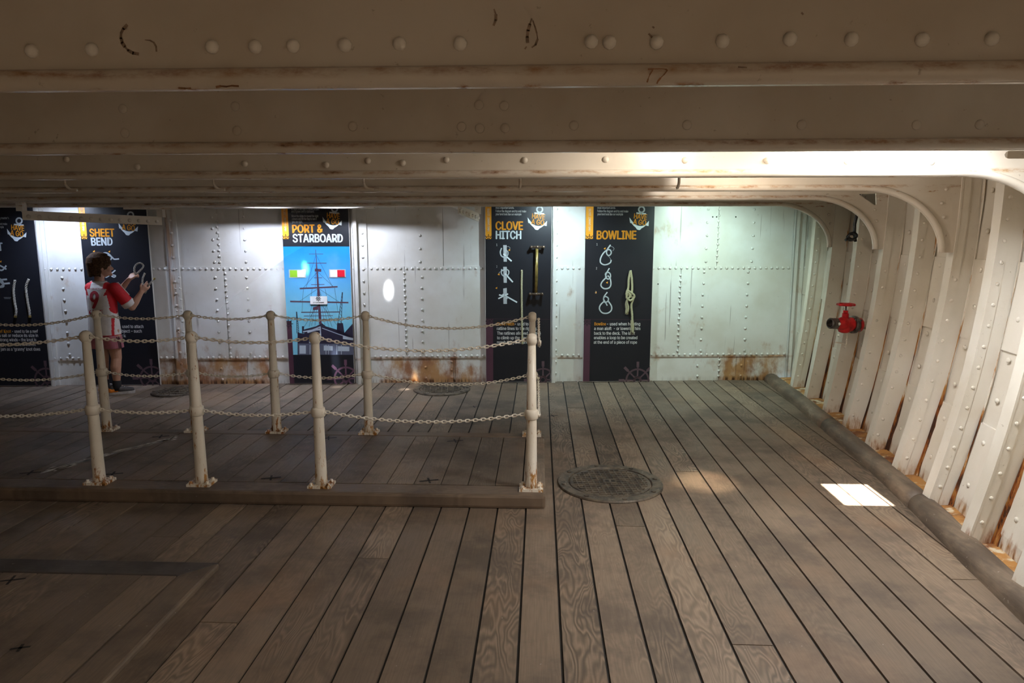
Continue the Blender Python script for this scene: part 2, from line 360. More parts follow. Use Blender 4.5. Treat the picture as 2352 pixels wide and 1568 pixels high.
# ---------------------------------------------------------------- floor: planks over dark pitch
floor = MB().box((-7.2, -3.2, -0.09), (2.72, 8.2, -0.010)).build('floor', M['pitch']); tag(floor, 'dark planked wooden deck of the ship', 'floor', kind='structure')
PW, GAP = 0.1685, 0.011
BUTTS = {2: [3.64], 5: [4.56], 4: [2.53], 8: [5.7], -2: [1.7], -6: [3.2, 5.9], -9: [2.6], 10: [4.0], 1: [6.3], -13: [3.4], 11: [3.1]}
i = -43
while True:
    xa = 0.0985 + PW*i; xb = xa + PW - GAP
    if xa > 2.62: break
    y1 = 7.64 if xa > 0 else 7.62 + 0.076*xa
    ys = [-3.0 if xa > -4 else 0.5] + BUTTS.get(i, []) + [y1]
    for a, b in zip(ys, ys[1:]):
        dz = random.uniform(-0.0012, 0.0012)
        MB().box((xa, a+0.002, -0.012), (xb, b-0.002, dz)).build('plank', M['wood'], floor, origin=(xa, a, 0))
    i += 1
# waterway behind the kerb
mb = MB(); ys = [0.0 + 0.2*k for k in range(39)]
vs = []
for y in ys: vs += [(lerp_table(KERB, y)+0.05, y, 0.035), (hull_x(y, 0.06)+0.03, y, 0.05)]
mb.add(vs, [(2*k, 2*k+1, 2*k+3, 2*k+2) for k in range(len(ys)-1)]); mb.build('waterway', M['waterway'], floor)
# half-round kerb, in scarfed lengths
kerb = empty('waterway_kerb', (2.2, 3.9, 0)); tag(kerb, 'long rounded brown timber kerb along the foot of the ribbed hull side', 'kerb', kind='structure')
cuts = [0.2, 2.2, 3.98, 5.7, 7.60]
for a, b in zip(cuts, cuts[1:]):
    mb = MB(); n = 12; k0 = max(4, int((b-a)/0.12)); m = 10; vs = []
    for q in range(k0+1):
        y = a + 0.002 + (b-a-0.004)*q/k0; x = lerp_table(KERB, y) + 0.078
        w = 1 + 0.02*sin(q*1.7)
        for j in range(m+1):
            t = pi*j/m; vs.append((x - 0.078*cos(t)*w, y, 0.088*sin(t)**0.8*w if 0 < j < m else 0.0))
    fs = [(q*(m+1)+j, q*(m+1)+j+1, (q+1)*(m+1)+j+1, (q+1)*(m+1)+j) for q in range(k0) for j in range(m)]
    fs += [tuple(range(m+1)), tuple(k0*(m+1)+j for j in reversed(range(m+1)))]
    mb.add(vs, fs).build('kerb_length', M['kerb'], kerb, smooth=False, origin=(2.2, a, 0)).data.shade_smooth()

# ---------------------------------------------------------------- bulkhead
wb = empty('wall_back', tuple(WA)); tag(wb, 'white riveted iron bulkhead at the end of the deck', 'wall', kind='structure')
def wbox(u0, u1, z0, z1, o0, o1):
    mb = MB(); P = [wp(u, z, o) for o in (o0, o1) for z in (z0, z1) for u in (u0, u1)]
    return mb.add(P, [(0,1,3,2),(4,6,7,5),(0,4,5,1),(2,3,7,6),(0,2,6,4),(1,5,7,3)])
def ucol(px, py=700): return wall(px, py)[0]
UP = [-2.0, -0.9, 0.6, ucol(512), 3.28, ucol(1020), ucol(1642), 8.6]
MID = [-2.0, -0.9, 0.6, ucol(520), 3.28, ucol(931), ucol(1561), 8.6]
LOW = [-2.0, -0.9, 0.6, ucol(560), 3.28, ucol(1040), ucol(1658), 8.6]
SEAM_HI, SEAM_LO = 1.283, 0.272
for row, z0, z1, o in ((UP, SEAM_HI-0.04, DECK, 0.0), (MID, SEAM_LO, SEAM_HI, 0.009), (LOW, -0.01, SEAM_LO+0.04, 0.0)):
    for k, (a, b) in enumerate(zip(row, row[1:])):
        wbox(a+0.0025, b-0.0025, z0, z1, -0.05, o).build('plate', M['wall'], wb)
wbox(-2.2, 8.7, -0.02, DECK, -0.08, -0.03).build('backing_plate', M['wall'], wb)
rv = MB()
def rivet(u, z, o=0.0, r=0.0155): rv.dome(wp(u, z, o), WN, r, 0.013)
u = -1.8
while u < 8.5:
    rivet(u, 1.258, 0.009); rivet(u+0.01, 0.298, 0.009); u += 0.0625
def column(px, z0, z1, step, o, r=0.0155):
    uu = wall(px, 700)[0]; z = z0
    while z < z1: rivet(uu + random.uniform(-.003, .003), z, o, r); z += step
for px, st in ((407, .235), (418, .118), (500, .118), (523, .062), (571, .118), (931, .062), (970, .118), (1613, .125), (1714, .125), (1560, .06), (150, .118)):
    column(px, 0.34, 1.24, st, 0.009)
for px, st in ((407, .235), (500, .118), (511, .062), (571, .118), (967, .14), (1617, .14), (1642, .062), (1721, .14)):
    column(px, 1.33, 1.95, st, 0.0)
for px, st in ((500, .12), (576, .12), (975, .12), (1035, .09), (1608, .12), (1658, .06), (1710, .12)):
    column(px, 0.05, 0.25, st, 0.0)
tag(rv.build('rivets', M['wall'], wb, smooth=True), kind='stuff')
# standing angle bars beside the boards
def angle_bar(px0, px1, out, name='stiffener', mat='wall', z1=DECK):
    a, b = wall(px0, 700)[0], wall(px1, 700)[0]
    mb = wbox(a, b, 0, z1, 0.0, 0.018); w = wbox(a, a+0.012, 0, z1, 0.0, out); mb.add(w.v, w.f)
    f = wbox(a, a+0.045, 0, z1, out-0.010, out); mb.add(f.v, f.f)
    o = mb.build(name, M[mat], wb)
    return o
angle_bar(818, 848, 0.085); angle_bar(1266, 1281, 0.08); angle_bar(108, 121, 0.07)
angle_bar(1812, 1838, 0.05); angle_bar(395, 420, 0.02)
mb = MB()
for z in [0.1 + 0.128*k for k in range(15)]:
    mb.dome(wp(wall(1277, 700)[0], z, 0.018), WN, 0.0155, 0.013); mb.dome(wp(wall(838, 700)[0], z, 0.018), WN, 0.0155, 0.013); mb.dome(wp(wall(408, 700)[0], z, 0.02), WN, 0.0155, 0.013)
tag(mb.build('bar_rivets', M['wall'], wb, smooth=True), kind='stuff')
# three drilled holes high on the right-hand plates
mb = MB()
for px, py in ((1637, 498), (1646, 498), (1690, 498), (1511, 652)):
    a, z = wall(px, py); mb.lathe([(0.008, 0.0), (0.008, 0.003)], wp(a, z, 0.008 if py > 600 else 0), WN, 8)
tag(mb.build('drilled_holes', M['hole'], wb), kind='stuff')

# ---------------------------------------------------------------- hull side with its frames
hull = empty('wall_right', (2.4, 4.4, 0)); tag(hull, 'cream painted ribbed iron hull side streaked with rust', 'wall', kind='structure')
ZS = [-0.02, 0.52, 1.0, 1.46, DECK+0.05]; CUTY = [0.0, 2.1, 3.75, 5.3, 7.80]
for k, (za, zb) in enumerate(zip(ZS, ZS[1:])):
    off = 0.0 if k % 2 else 0.012
    cy = [CUTY[0]] + [c + (0.26 if k % 2 else -0.2) for c in CUTY[1:-1]] + [CUTY[-1]]
    for ya, yb in zip(cy, cy[1:]):
        mb = MB(); ny = max(2, int((yb-ya)/0.25)); nz = 4; vs = []
        zz = [za - (0.03 if k % 2 == 0 and k else 0) + (zb-za)*j/nz + (0.03 if k % 2 == 0 and j == nz else 0) for j in range(nz+1)]
        for a in range(ny+1):
            y = ya + 0.002 + (yb-ya-0.004)*a/ny
            for z in zz: vs.append((hull_x(y, z) - off, y, z))
        L = len(vs); vs += [(x+0.03, y, z) for x, y, z in vs]; w = nz+1
        fs = [(a*w+j, a*w+j+1, (a+1)*w+j+1, (a+1)*w+j) for a in range(ny) for j in range(nz)]
        fs += [tuple(L+q for q in reversed(f)) for f in fs]
        for a in range(ny): fs += [(a*w, (a+1)*w, L+(a+1)*w, L+a*w), (a*w+nz, (a+1)*w+nz, L+(a+1)*w+nz, L+a*w+nz)]
        for j in range(nz): fs += [(j, j+1, L+j+1, L+j), (ny*w+j, ny*w+j+1, L+ny*w+j+1, L+ny*w+j)]
        mb.add(vs, fs).build('strake_plate', M['hull'], hull, smooth=False)
# backing so that no light leaks through the plate joints
mb = MB(); vs = []; yy = [-0.2 + 0.5*k for k in range(17)]; zz = [-0.05, 0.4, 0.8, 1.2, 1.6, 2.25]
for y in yy:
    for z in zz: vs.append((hull_x(y, z)+0.034, y, z))
mb.add(vs, [(a*6+j, a*6+j+1, a*6+7+j, a*6+6+j) for a in range(16) for j in range(5)]).build('shell_backing', M['hull'], hull)
FRAME_Y = [0.32, 0.85, 1.35, 1.86, 2.37, 2.88, 3.40, 3.91, 4.43, 4.97, 5.52, 6.06, 6.60, 7.10]
rb = MB().dome((0, 0, 0), (0, -1, 0), 0.0115, 0.008, 8); rivet_me = rb.mesh('rivet'); rivet_me.materials.append(M['hull']); rivet_me.shade_smooth()
rb = MB().dome((0, 0, 0), (-1, 0, 0), 0.016, 0.009, 8); hrivet_me = rb.mesh('rivet'); hrivet_me.materials.append(M['hull']); hrivet_me.shade_smooth()
for k, y in enumerate(FRAME_Y):
    zz = [0.035 + (DECK-0.04)*j/24 for j in range(25)]; t = 0.012
    web = MB(); n = len(zz)
    vs = [(rib_x(y, z), y, z) for z in zz] + [(hull_x(y, z)+0.01, y, z) for z in zz]
    L = len(vs); vs += [(a, b+t, c) for a, b, c in vs]
    fs = [(j, j+1, n+j+1, n+j) for j in range(n-1)]; fs += [tuple(L+q for q in reversed(f)) for f in fs]
    fs += [(j, j+1, L+j+1, L+j) for j in range(n-1)] + [(0, n, L+n, L), (n-1, 2*n-1, L+2*n-1, L+n-1)]
    fr = web.add(vs, fs).build('frame', M['hull'], hull)
    # flange of the reverse angle, facing inboard, and its doubling leg riveted on the web
    def strip(x0, x1, y0, y1, z0=0.035, z1=DECK-0.01):
        zs = [z0 + (z1-z0)*j/20 for j in range(21)]; mb = MB(); vs = []
        for z in zs: vs += [(rib_x(y, z)+x0, y+y0, z), (rib_x(y, z)+x1, y+y0, z), (rib_x(y, z)+x1, y+y1, z), (rib_x(y, z)+x0, y+y1, z)]
        fs = [(4*j+q, 4*j+(q+1) % 4, 4*j+4+(q+1) % 4, 4*j+4+q) for j in range(20) for q in range(4)] + [(0, 1, 2, 3), (80, 83, 82, 81)]
        return mb.add(vs, fs)
    strip(-0.010, 0.002, -0.008, 0.066).build('flange', M['hull'], fr)
    strip(-0.006, 0.048, -0.006, 0.0).build('angle_leg', M['hull'], fr)
    # foot angle on the plating in front of the web, with a rust run in the corner
    mb = MB(); vs = []; zs = [0.04 + (DECK-0.06)*j/40 for j in range(41)]
    for z in zs:
        h = hull_x(y, z) - 0.014; w = 0.011 + 0.005*sin(z*9+k*2) + 0.026*max(0, 0.7-z)
        if k % 3 == 1: w *= 0.7
        vs += [(h - w*0.55, y-0.003, z), (h - 0.002, y-0.005, z), (h - 0.004, y - w*1.5, z)]
    fs = [(3*j+q, 3*j+q+1, 3*j+4+q, 3*j+3+q) for j in range(40) for q in range(2)]
    mb.add(vs, fs).build('rust_streak', M['streak'], fr)
    if y > 2.3:
        st = 0.118 if k % 2 else 0.13
        z = 0.16
        while z < (1.45 if y in BEAM_Y else 2.0):
            o = bpy.data.objects.new('rivet', rivet_me); COL.objects.link(o); o.location = (rib_x(y, z)+0.028, y-0.006, z)
            o.parent = fr; o.matrix_parent_inverse = fr.matrix_basis.inverted(); z += st
for y in FRAME_Y[5:]:
    for j in range(8):
        z = 0.22 + 0.235*j + random.uniform(-.02, .02)
        o = bpy.data.objects.new('rivet', hrivet_me); COL.objects.link(o); o.location = (hull_x(y-0.11, z)-0.013, y-0.11, z)
        o.parent = hull; o.matrix_parent_inverse = hull.matrix_basis.inverted()

# ---------------------------------------------------------------- deck overhead with the small hatch the sun comes through
HX0, HX1, HY0, HY1 = 1.44, 1.735, 2.90, 3.365
ceil = MB()
XA, XB, YA, YB = -7.2, 2.95, -3.2, 8.1
ceil.plate([(XA, YA), (XB, YA), (XB, YB), (XA, YB)], [[(HX0, HY0), (HX1, HY0), (HX1, HY1), (HX0, HY1)]], lambda a, b, d: (a, b, DECK+d), 0.02)
ceil = ceil.build('ceiling', M['beam']); tag(ceil, 'white painted iron deck plating overhead', 'ceiling', kind='structure')
wl = MB().box((-7.3, -3.3, -0.1), (-7.2, 8.2, DECK+0.1)).build('wall_left', M['paint']); tag(wl, 'white painted ship side opposite the ribbed hull', 'wall', kind='structure')
wf = MB().box((-7.3, -3.3, -0.1), (3.0, -3.2, DECK+0.1)).build('wall_front', M['paint']); tag(wf, 'white painted bulkhead behind the viewer', 'wall', kind='structure')
ws = MB().box((1.72, -3.2, -0.1), (1.80, 0.05, DECK+0.1)).build('trim_1', M['paint']); tag(ws, 'plain side lining behind the viewer', 'trim', kind='structure')
BR = {3.40: 2.49, 4.43: 2.50, 5.52: 2.61, 6.60: 2.70, 2.37: 2.36, 1.35: 2.2, 0.32: 2.0}
BL = {0.32: 'deck beam directly above the viewer, out of view', 1.35: 'nearest deck beam, across the top of the view, row of large pale rivets', 2.37: 'second nearest deck beam, dark, with faint paired rivets',
      3.40: 'deck beam lit bright white at its right end by the hatch', 4.43: 'deck beam with the largest visible curved knee, next behind the bright one',
      5.52: 'deck beam whose curved knee has a triangular opening', 6.60: 'farthest deck beam, its knee framing the greenish bulkhead'}
brv = {}
M['rivet_pale'] = plain('pale_rivet_paint', (0.86, 0.83, 0.77), 0.4, 0, 0.12, 30)  # pale rivet paint, lightened for the light rivets catch from below
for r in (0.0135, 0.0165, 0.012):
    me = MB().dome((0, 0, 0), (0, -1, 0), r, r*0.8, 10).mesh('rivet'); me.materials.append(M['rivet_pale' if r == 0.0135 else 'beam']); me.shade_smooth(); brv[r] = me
M['stain'] = plain('brown_stain', (0.34, 0.25, 0.18), 0.6, 0, 0.4, 60); M['rustmark'] = plain('rust_mark', (0.30, 0.15, 0.07), 0.7, 0, 0.4, 60)
def mark(parent, me, p):
    o = bpy.data.objects.new('rivet', me); COL.objects.link(o); o.location = p; o.parent = parent
    o.matrix_parent_inverse = parent.matrix_basis.inverted(); return o
for y in BEAM_Y:
    xt = BR[y]; A, B = 0.50, BOT-1.50; n = 18
    arc = [(xt-A + A*sin(pi/2*j/n), 1.50 + B*cos(pi/2*j/n)) for j in range(n+1)]
    xe = rib_x(y, 1.5)+0.045
    low = [(-7.2, BOT)] + arc + [(xt+0.03, 1.50), (xe, 1.50), (max(xe, rib_x(y, 2.0)+0.06), DECK)]
    holes = []
    if y == 5.52: holes = [[(2.47, 1.925), (2.60, 1.93), (2.61, 1.845), (2.595, 1.84)]]
    if y == 3.40: holes = [[(2.40, 1.962), (2.40, 1.998), (2.198, 1.998), (2.185, 1.992), (2.179, 1.980), (2.185, 1.968), (2.198, 1.962)]]
    outl = low + [(-7.2, DECK)]
    bm_ = empty('deck_beam', (0, y, DECK)); tag(bm_, BL[y], 'beam', kind='structure')
    MB().plate(outl, holes, lambda a, b, d: (a, y+d, b), 0.014).build('web', M['beam'], bm_)
    # bulb along the lower edge, following the knee
    path = [(-7.2 + 0.6*j, BOT) for j in range(int((xt-A+7.2)/0.6)+1)] + arc
    mb = MB(); m = 10; vs = []
    for q, (x, z) in enumerate(path):
        a = Vector(path[min(q+1, len(path)-1)]) - Vector(path[max(q-1, 0)]); a.normalize(); nx, nz = -a.y, a.x
        if nz < 0 or (nz == 0 and nx < 0): nx, nz = -nx, -nz
        for j in range(m):
            t = 2*pi*j/m; dy, dn = 0.024*cos(t), 0.020*sin(t)
            vs.append((x + nx*(dn+0.020), y + 0.004 + dy, z + nz*(dn+0.020)))
    fs = [(q*m+j, q*m+(j+1) % m, (q+1)*m+(j+1) % m, (q+1)*m+j) for q in range(len(path)-1) for j in range(m)] + [tuple(range(m)), tuple((len(path)-1)*m+j for j in range(m))]
    mb.add(vs, fs).build('bulb_edge', M['beam'], bm_, smooth=True)
    if y == 1.35:
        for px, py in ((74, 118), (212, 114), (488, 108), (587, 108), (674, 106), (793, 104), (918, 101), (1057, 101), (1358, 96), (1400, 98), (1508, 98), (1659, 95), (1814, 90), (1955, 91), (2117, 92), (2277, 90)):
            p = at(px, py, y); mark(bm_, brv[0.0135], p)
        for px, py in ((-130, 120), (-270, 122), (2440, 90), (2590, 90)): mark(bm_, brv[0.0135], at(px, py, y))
        def mark_px(pts, w, mat):
            Q = [at(a, b, y) for a, b in pts]; mk = MB()
            for a, b in zip(Q, Q[1:]):
                d = (b-a).normalized(); e = Vector((-d.z, 0, d.x))*w/2*random.uniform(.5, 1.2); o = Vector((0, -0.0008 - (0.023 if a.z < 1.915 else 0), 0)); f = d*w*0.2
                mk.add([a-e-f+o, b-e+f+o, b+e+f+o, a+e-f+o], [(0, 1, 2, 3)])
            mk.build('old_mark', M[mat], bm_)
        mark_px([(292, 58), (284, 66), (279, 76), (278, 88), (281, 98), (287, 107), (295, 116), (306, 122), (318, 124)], 0.007, 'stain'); mark_px([(334, 92), (345, 93), (354, 98), (359, 107), (360, 118)], 0.004, 'stain')
        mark_px([(1221, 44), (1217, 56), (1213, 70), (1211, 85), (1212, 98)], 0.005, 'stain'); mark_px([(1224, 48), (1229, 62), (1233, 76), (1235, 90), (1230, 103), (1222, 109)], 0.004, 'stain'); mark_px([(1209, 108), (1206, 112)], 0.005, 'stain')
        mark_px([(1499, 62), (1502, 64)], 0.004, 'stain'); mark_px([(1490, 78), (1496, 84), (1498, 92)], 0.003, 'stain'); mark_px([(1841, 30), (1844, 33)], 0.005, 'stain'); mark_px([(1135, 22), (1139, 34), (1139, 46), (1134, 58)], 0.005, 'stain')
        mark_px([(1484, 166), (1496, 165.5), (1510, 165), (1524, 166), (1527, 169), (1520, 178), (1512, 186), (1506, 193), (1504, 198)], 0.003, 'rustmark'); mark_px([(1494, 168), (1488, 178), (1484, 188), (1482, 195)], 0.0025, 'rustmark')
        mark_px([(1688, 161), (1706, 162)], 0.005, 'stain'); mark_px([(510, 206), (520, 204), (533, 205), (545, 203), (560, 204)], 0.004, 'rustmark'); mark_px([(425, 208), (440, 209), (452, 208)], 0.003, 'rustmark')
    elif y == 2.37:
        for px, py in ((282, 250), (287, 306), (540, 244), (544, 300), (810, 290), (1100, 241), (1158, 243), (1060, 291), (1102, 295), (1160, 294), (1318, 288), (1578, 287), (1841, 287), (2105, 287), (2250, 286)):
            o = mark(bm_, brv[0.0165], at(px, py, y)); o.scale = (1, 0.45, 1)
    elif y == 3.40:
        for px, py in ((153, 366), (316, 383), (562, 376), (749, 379), (845, 369), (925, 374), (1025, 367), (1205, 368), (1391, 366), (1573, 368), (1762, 369), (1946, 370), (2139, 371)):
            mark(bm_, brv[0.0165], at(px, py, y))
    else:
        for j in range(5): mark(bm_, brv[0.012], (xt+0.012-0.02*(j % 2), y, 1.55+0.085*j))

# small bent straps hanging behind the bright beam
for k, px in enumerate((148, 490, 835, 1195, 1560)):
    p = at(px, 412, 3.95); t = empty('pipe_strap', (p.x, 3.95, DECK))
    s_ = -1 if px < 1000 else 0.2
    path = [(p.x, 3.95, DECK)] + [(p.x + s_*(-0.03)*(1-cos(a)), 3.95+0.02*sin(a), 1.90-0.03*sin(a)) for a in [0.0, 0.5, 1.0, 1.4, 1.57]] + [(p.x - s_*0.055, 3.97, 1.868)]
    MB().tube(path, 0.008, 6).build('strap', M['beam'], t, smooth=True)
    MB().box((p.x-0.02, 3.93, DECK-0.012), (p.x+0.02, 3.97, DECK)).build('strap_foot', M['beam'], t)
    tag(t, ('small bent white strap under the deck, leftmost', 'small bent white strap under the deck, second from left', 'small bent white strap under the deck, middle of the five', 'short straight white strap under the deck, fourth from left', 'short white strap under the deck, nearest the hull')[k], 'strap', 'straps under the deck')
# the beam close to the bulkhead that the lamps light up, and the two slanting angle bars
def wallbeam():
    t = empty('lamp_beam', (-2.0, 7.05, DECK)); tag(t, 'short pale beam lit by the lamps above the ship board', 'beam', kind='structure')
    a, b = at(474, 474, 6.92), at(862, 474, 6.98)
    d = (b-a); d.z = 0; d.normalize(); nn = Vector((d.y, -d.x, 0)); e = (b-a).length
    mb = MB(); P = []
    for o in (0.0, 0.05):
        for z in (1.885, DECK):
            for s in (0, e): q = Vector((a.x, a.y, 0)) + d*s + nn*o; P.append((q.x, q.y, z))
    mb.add(P, [(0,1,3,2),(4,6,7,5),(0,4,5,1),(2,3,7,6),(0,2,6,4),(1,5,7,3)]).build('web', M['beam'], t)
    mb = MB().tube([Vector((a.x, a.y, 1.895)) + nn*0.05, Vector((b.x, b.y, 1.895)) + nn*0.05], 0.018, 8).build('bulb_edge', M['beam'], t, smooth=True)
wallbeam()
def slant(p0, p1, label, nriv):
    t = empty('slanting_angle_bar', (p0.x, p0.y, p0.z)); tag(t, label, 'angle bar', kind='structure')
    d = (p1-p0); L = d.length; d.normalize(); side = Vector((d.y, -d.x, 0)).normalized(); up = Vector((0, 0, 1))
    mb = MB()
    def bx(s0, s1, o0, o1, h0, h1): 
        P = [p0 + d*s + side*o + up*h for h in (h0, h1) for o in (o0, o1) for s in (s0, s1)]
        mb.add(P, [(0,1,3,2),(4,6,7,5),(0,4,5,1),(2,3,7,6),(0,2,6,4),(1,5,7,3)])
    bx(0, L, 0, 0.012, 0, 0.085); bx(0, L, -0.09, 0.0, 0.075, 0.085); mb.build('bar', M['beam'], t)
    me = MB().dome((0, 0, 0), side, 0.018, 0.016, 8).mesh('rivet'); me.materials.append(M['beam']); me.shade_smooth()
    for k in range(nriv):
        p = p0 + d*(L*(0.04+0.92*k/(nriv-1))) + side*0.012 + up*0.035; mark(t, me, p)
    mb = MB(); 
    P = p0 + up*0.08; mb.box((P.x-0.03, P.y-0.03, P.z), (P.x+0.03, P.y+0.03, DECK)); Q = p1 + up*0.08; mb.box((Q.x-0.03, Q.y-0.03, Q.z), (Q.x+0.03, Q.y+0.03, DECK)); mb.build('hanger', M['beam'], t)
p0 = at(52, 505, 6.2); p1 = at(372, 517, 6.98); slant(p0, p1, 'riveted slanting angle bar overhead, above the sheet bend board', 14)
g0, g1 = at(283, 478, 6.78), at(391, 480, 6.86); gb = MB(); gd = Vector((g1.x-g0.x, g1.y-g0.y, 0))
gb.add([(q.x, q.y+o, z) for z in (g0.z-0.012, g0.z+0.022) for o in (0, 0.012) for q in (g0, g1)], [(0,1,3,2),(4,6,7,5),(0,4,5,1),(2,3,7,6),(0,2,6,4),(1,5,7,3)])
gp = gb.build('gusset_plate', M['beam']); tag(gp, 'small pale gusset plate just above the left slanting angle bar', 'plate', kind='structure')
p0 = at(1052, 491, 6.8); p1 = at(1098, 509, 7.25); slant(p0, p1, 'short riveted slanting angle bar overhead, beside the clove hitch board', 7)

# ---------------------------------------------------------------- raised hatch platforms
def cross(parent, x, y, z, s=0.06, rot=0.3):
    mb = MB()
    for a in (rot, rot+pi/2):
        d = Vector((cos(a), sin(a), 0)); e = Vector((-sin(a), cos(a), 0)); c = Vector((x, y, z)); l = s*(1.0 if a == rot else 0.75)
        mb.add([c - d*l - e*0.006, c + d*l - e*0.006, c + d*l + e*0.006, c - d*l + e*0.006], [(0, 1, 2, 3)])
        mb.add([c - d*l - e*0.006 - Vector((0,0,.002)), c + d*l - e*0.006 - Vector((0,0,.002)), c + d*l + e*0.006 - Vector((0,0,.002)), c - d*l + e*0.006 - Vector((0,0,.002))], [(3, 2, 1, 0)])
    mb.build('cross_inlay', M['pitch'], parent)
PZ = 0.085
pf = empty('hatch_platform', (-2.6, 4.5, 0)); tag(pf, 'low raised wooden hatch platform carrying the white chain posts', 'platform')
MB().box((-5.6, 3.90, 0.0), (0.02, 5.10, PZ-0.02)).build('hatch_bed', M['pitch'], pf)
def border(name, pts, z0, z1, mat, parent, bev=0.012):
    mb = MB(); n = len(pts)
    mb.add([(a, b, z0) for a, b in pts] + [(a, b, z1) for a, b in pts], [tuple(reversed(range(n))), tuple(range(n, 2*n))] + [(k, (k+1) % n, n+(k+1) % n, n+k) for k in range(n)])
    return mb.build(name, M[mat], parent, bevel=bev, origin=(pts[0][0], pts[0][1], 0))
border('border_board', [(-5.6, 3.855), (0.040, 3.855), (0.040, 4.020), (-5.6, 4.020)], 0, PZ, 'board_x', pf, 0.018)
border('border_board', [(-5.6, 5.045), (0.040, 5.045), (0.040, 5.160), (-5.6, 5.160)], 0, PZ, 'board_x', pf, 0.015)
border('border_board', [(-0.098, 4.024), (0.040, 4.024), (0.040, 5.041), (-0.098, 5.041)], 0, PZ, 'wood_dark', pf, 0.012)
xs = -0.104; k = 0
while xs > -5.5:
    MB().box((xs-PW+0.006, 4.025, PZ-0.03), (xs, 5.040, PZ-0.002-random.uniform(0, 0.0015))).build('plank', M['wood_dark'], pf, origin=(xs-PW, 4.02, 0)); xs -= PW
for x, y in ((-1.70, 4.09), (-0.69, 4.085), (-0.63, 4.93), (-2.9, 4.95), (-2.75, 4.12), (-3.3, 4.12), (-1.6, 4.96)): cross(pf, x, y, PZ+0.001)
# old splash of white paint on the planks
mb = MB(); random.seed(3)
for q in range(110):
    t = random.random(); x = -3.22 + 0.46*t + random.gauss(0, 0.016); y = 4.16 + 0.80*t + random.gauss(0, 0.02)
    L = random.uniform(0.02, 0.10)*(1-abs(t-0.5)); w = random.uniform(0.003, 0.012); d = Vector((0.46, 0.8, 0)).normalized(); e = Vector((-d.y, d.x, 0)); c = Vector((x, y, PZ+0.0008))
    mb.add([c - d*L, c + e*w, c + d*L*0.8, c - e*w*0.7], [(0, 1, 2, 3)])
tag(mb.build('paint_smear', M['rivet_pale'], pf), kind='stuff')
pf2 = empty('hatch_cover', (-2.4, 2.3, 0)); tag(pf2, 'nearly flush wooden hatch cover at the lower left, with a blackened edge board', 'hatch')
border('border_board', [(-5.5, 2.935), (-1.695, 2.935), (-1.555, 3.065), (-5.5, 3.065)], -0.005, 0.030, 'board_black', pf2, 0.006)
border('border_board', [(-1.690, 1.2), (-1.540, 1.2), (-1.552, 3.06), (-1.690, 2.932)], -0.005, 0.032, 'wood_dark', pf2, 0.012)
xs = -1.696
while xs > -5.2:
    MB().box((xs-PW+0.006, 1.2, -0.005), (xs, 2.930, 0.027-random.uniform(0, 0.0015))).build('plank', M['wood_dark'], pf2, origin=(xs-PW, 1.2, 0)); xs -= PW
cross(pf2, -2.44, 2.86, 0.0285); cross(pf2, -2.0, 2.35, 0.0285, 0.035)
for x, y in ((-0.62, 6.3), (0.12, 6.0)): cross(floor, x, y, 0.0018, 0.05)

# ---------------------------------------------------------------- round iron deck covers
def deck_cover(x, y, r, label, detail=True, rot=0.12):
    t = empty('deck_cover', (x, y, 0)); tag(t, label, 'manhole cover', 'round iron covers in the deck')
    h = 0.014
    MB().lathe([(r, 0.0), (r, 0.006), (r*0.985, h), (r*0.80, h), (r*0.785, 0.004), (r*0.78, 0.0)], (x, y, 0), n=56).build('rim', M['cover'], t)
    MB().lathe([(r*0.77, 0.0), (r*0.77, 0.010), (r*0.75, 0.012), (0.001, 0.012)], (x, y, 0), n=48).build('lid', M['cover'], t)
    for k in range(8):
        a = 2*pi*k/8 + 0.2; MB().lathe([(0.016, h-0.002), (0.016, h+0.004), (0.010, h+0.006)], (x + r*0.9*cos(a), y + r*0.9*sin(a), 0), n=8).build('bolt', M['cover'], t)
    mb = MB(); R = r*0.70; step = 0.036 if detail else 0.06; k = -int(R/step)
    while k*step < R:
        o = k*step; L = sqrt(max(0, R*R - o*o))
        if L > 0.03:
            for a in (rot, rot+pi/2):
                d = Vector((cos(a), sin(a), 0)); e = Vector((-sin(a), cos(a), 0)); c = Vector((x, y, 0)) + e*o
                z0, z1 = 0.011, 0.0175 if a == rot else 0.0165
                P = [c - d*L - e*0.005, c + d*L - e*0.005, c + d*L + e*0.005, c - d*L + e*0.005]
                mb.add([p + Vector((0, 0, z0)) for p in P] + [p + Vector((0, 0, z1)) for p in P], [(4,5,6,7),(0,1,5,4),(1,2,6,5),(2,3,7,6),(3,0,4,7)])
        k += 1
    mb.build('tread_ribs', M['cover'], t)
    mb = MB().box((x-0.045, y-0.03, 0.010), (x+0.045, y+0.03, 0.0185)); mb.build('handle_plate', M['cover'], t)
    MB().box((x-0.030, y-0.018, 0.0186), (x-0.006, y+0.018, 0.0192)).build('slot', M['hole'], t); MB().box((x+0.008, y-0.018, 0.0186), (x+0.032, y+0.018, 0.0192)).build('slot', M['hole'], t)
deck_cover(0.465, 4.305, 0.343, 'round iron deck cover with a square tread, right of the platform corner')
deck_cover(-1.03, 7.02, 0.30, 'round iron deck cover at the foot of the bulkhead, behind the chains', False)
deck_cover(-3.78, 6.80, 0.24, 'dim round iron deck cover on the floor to the right of the child', False)

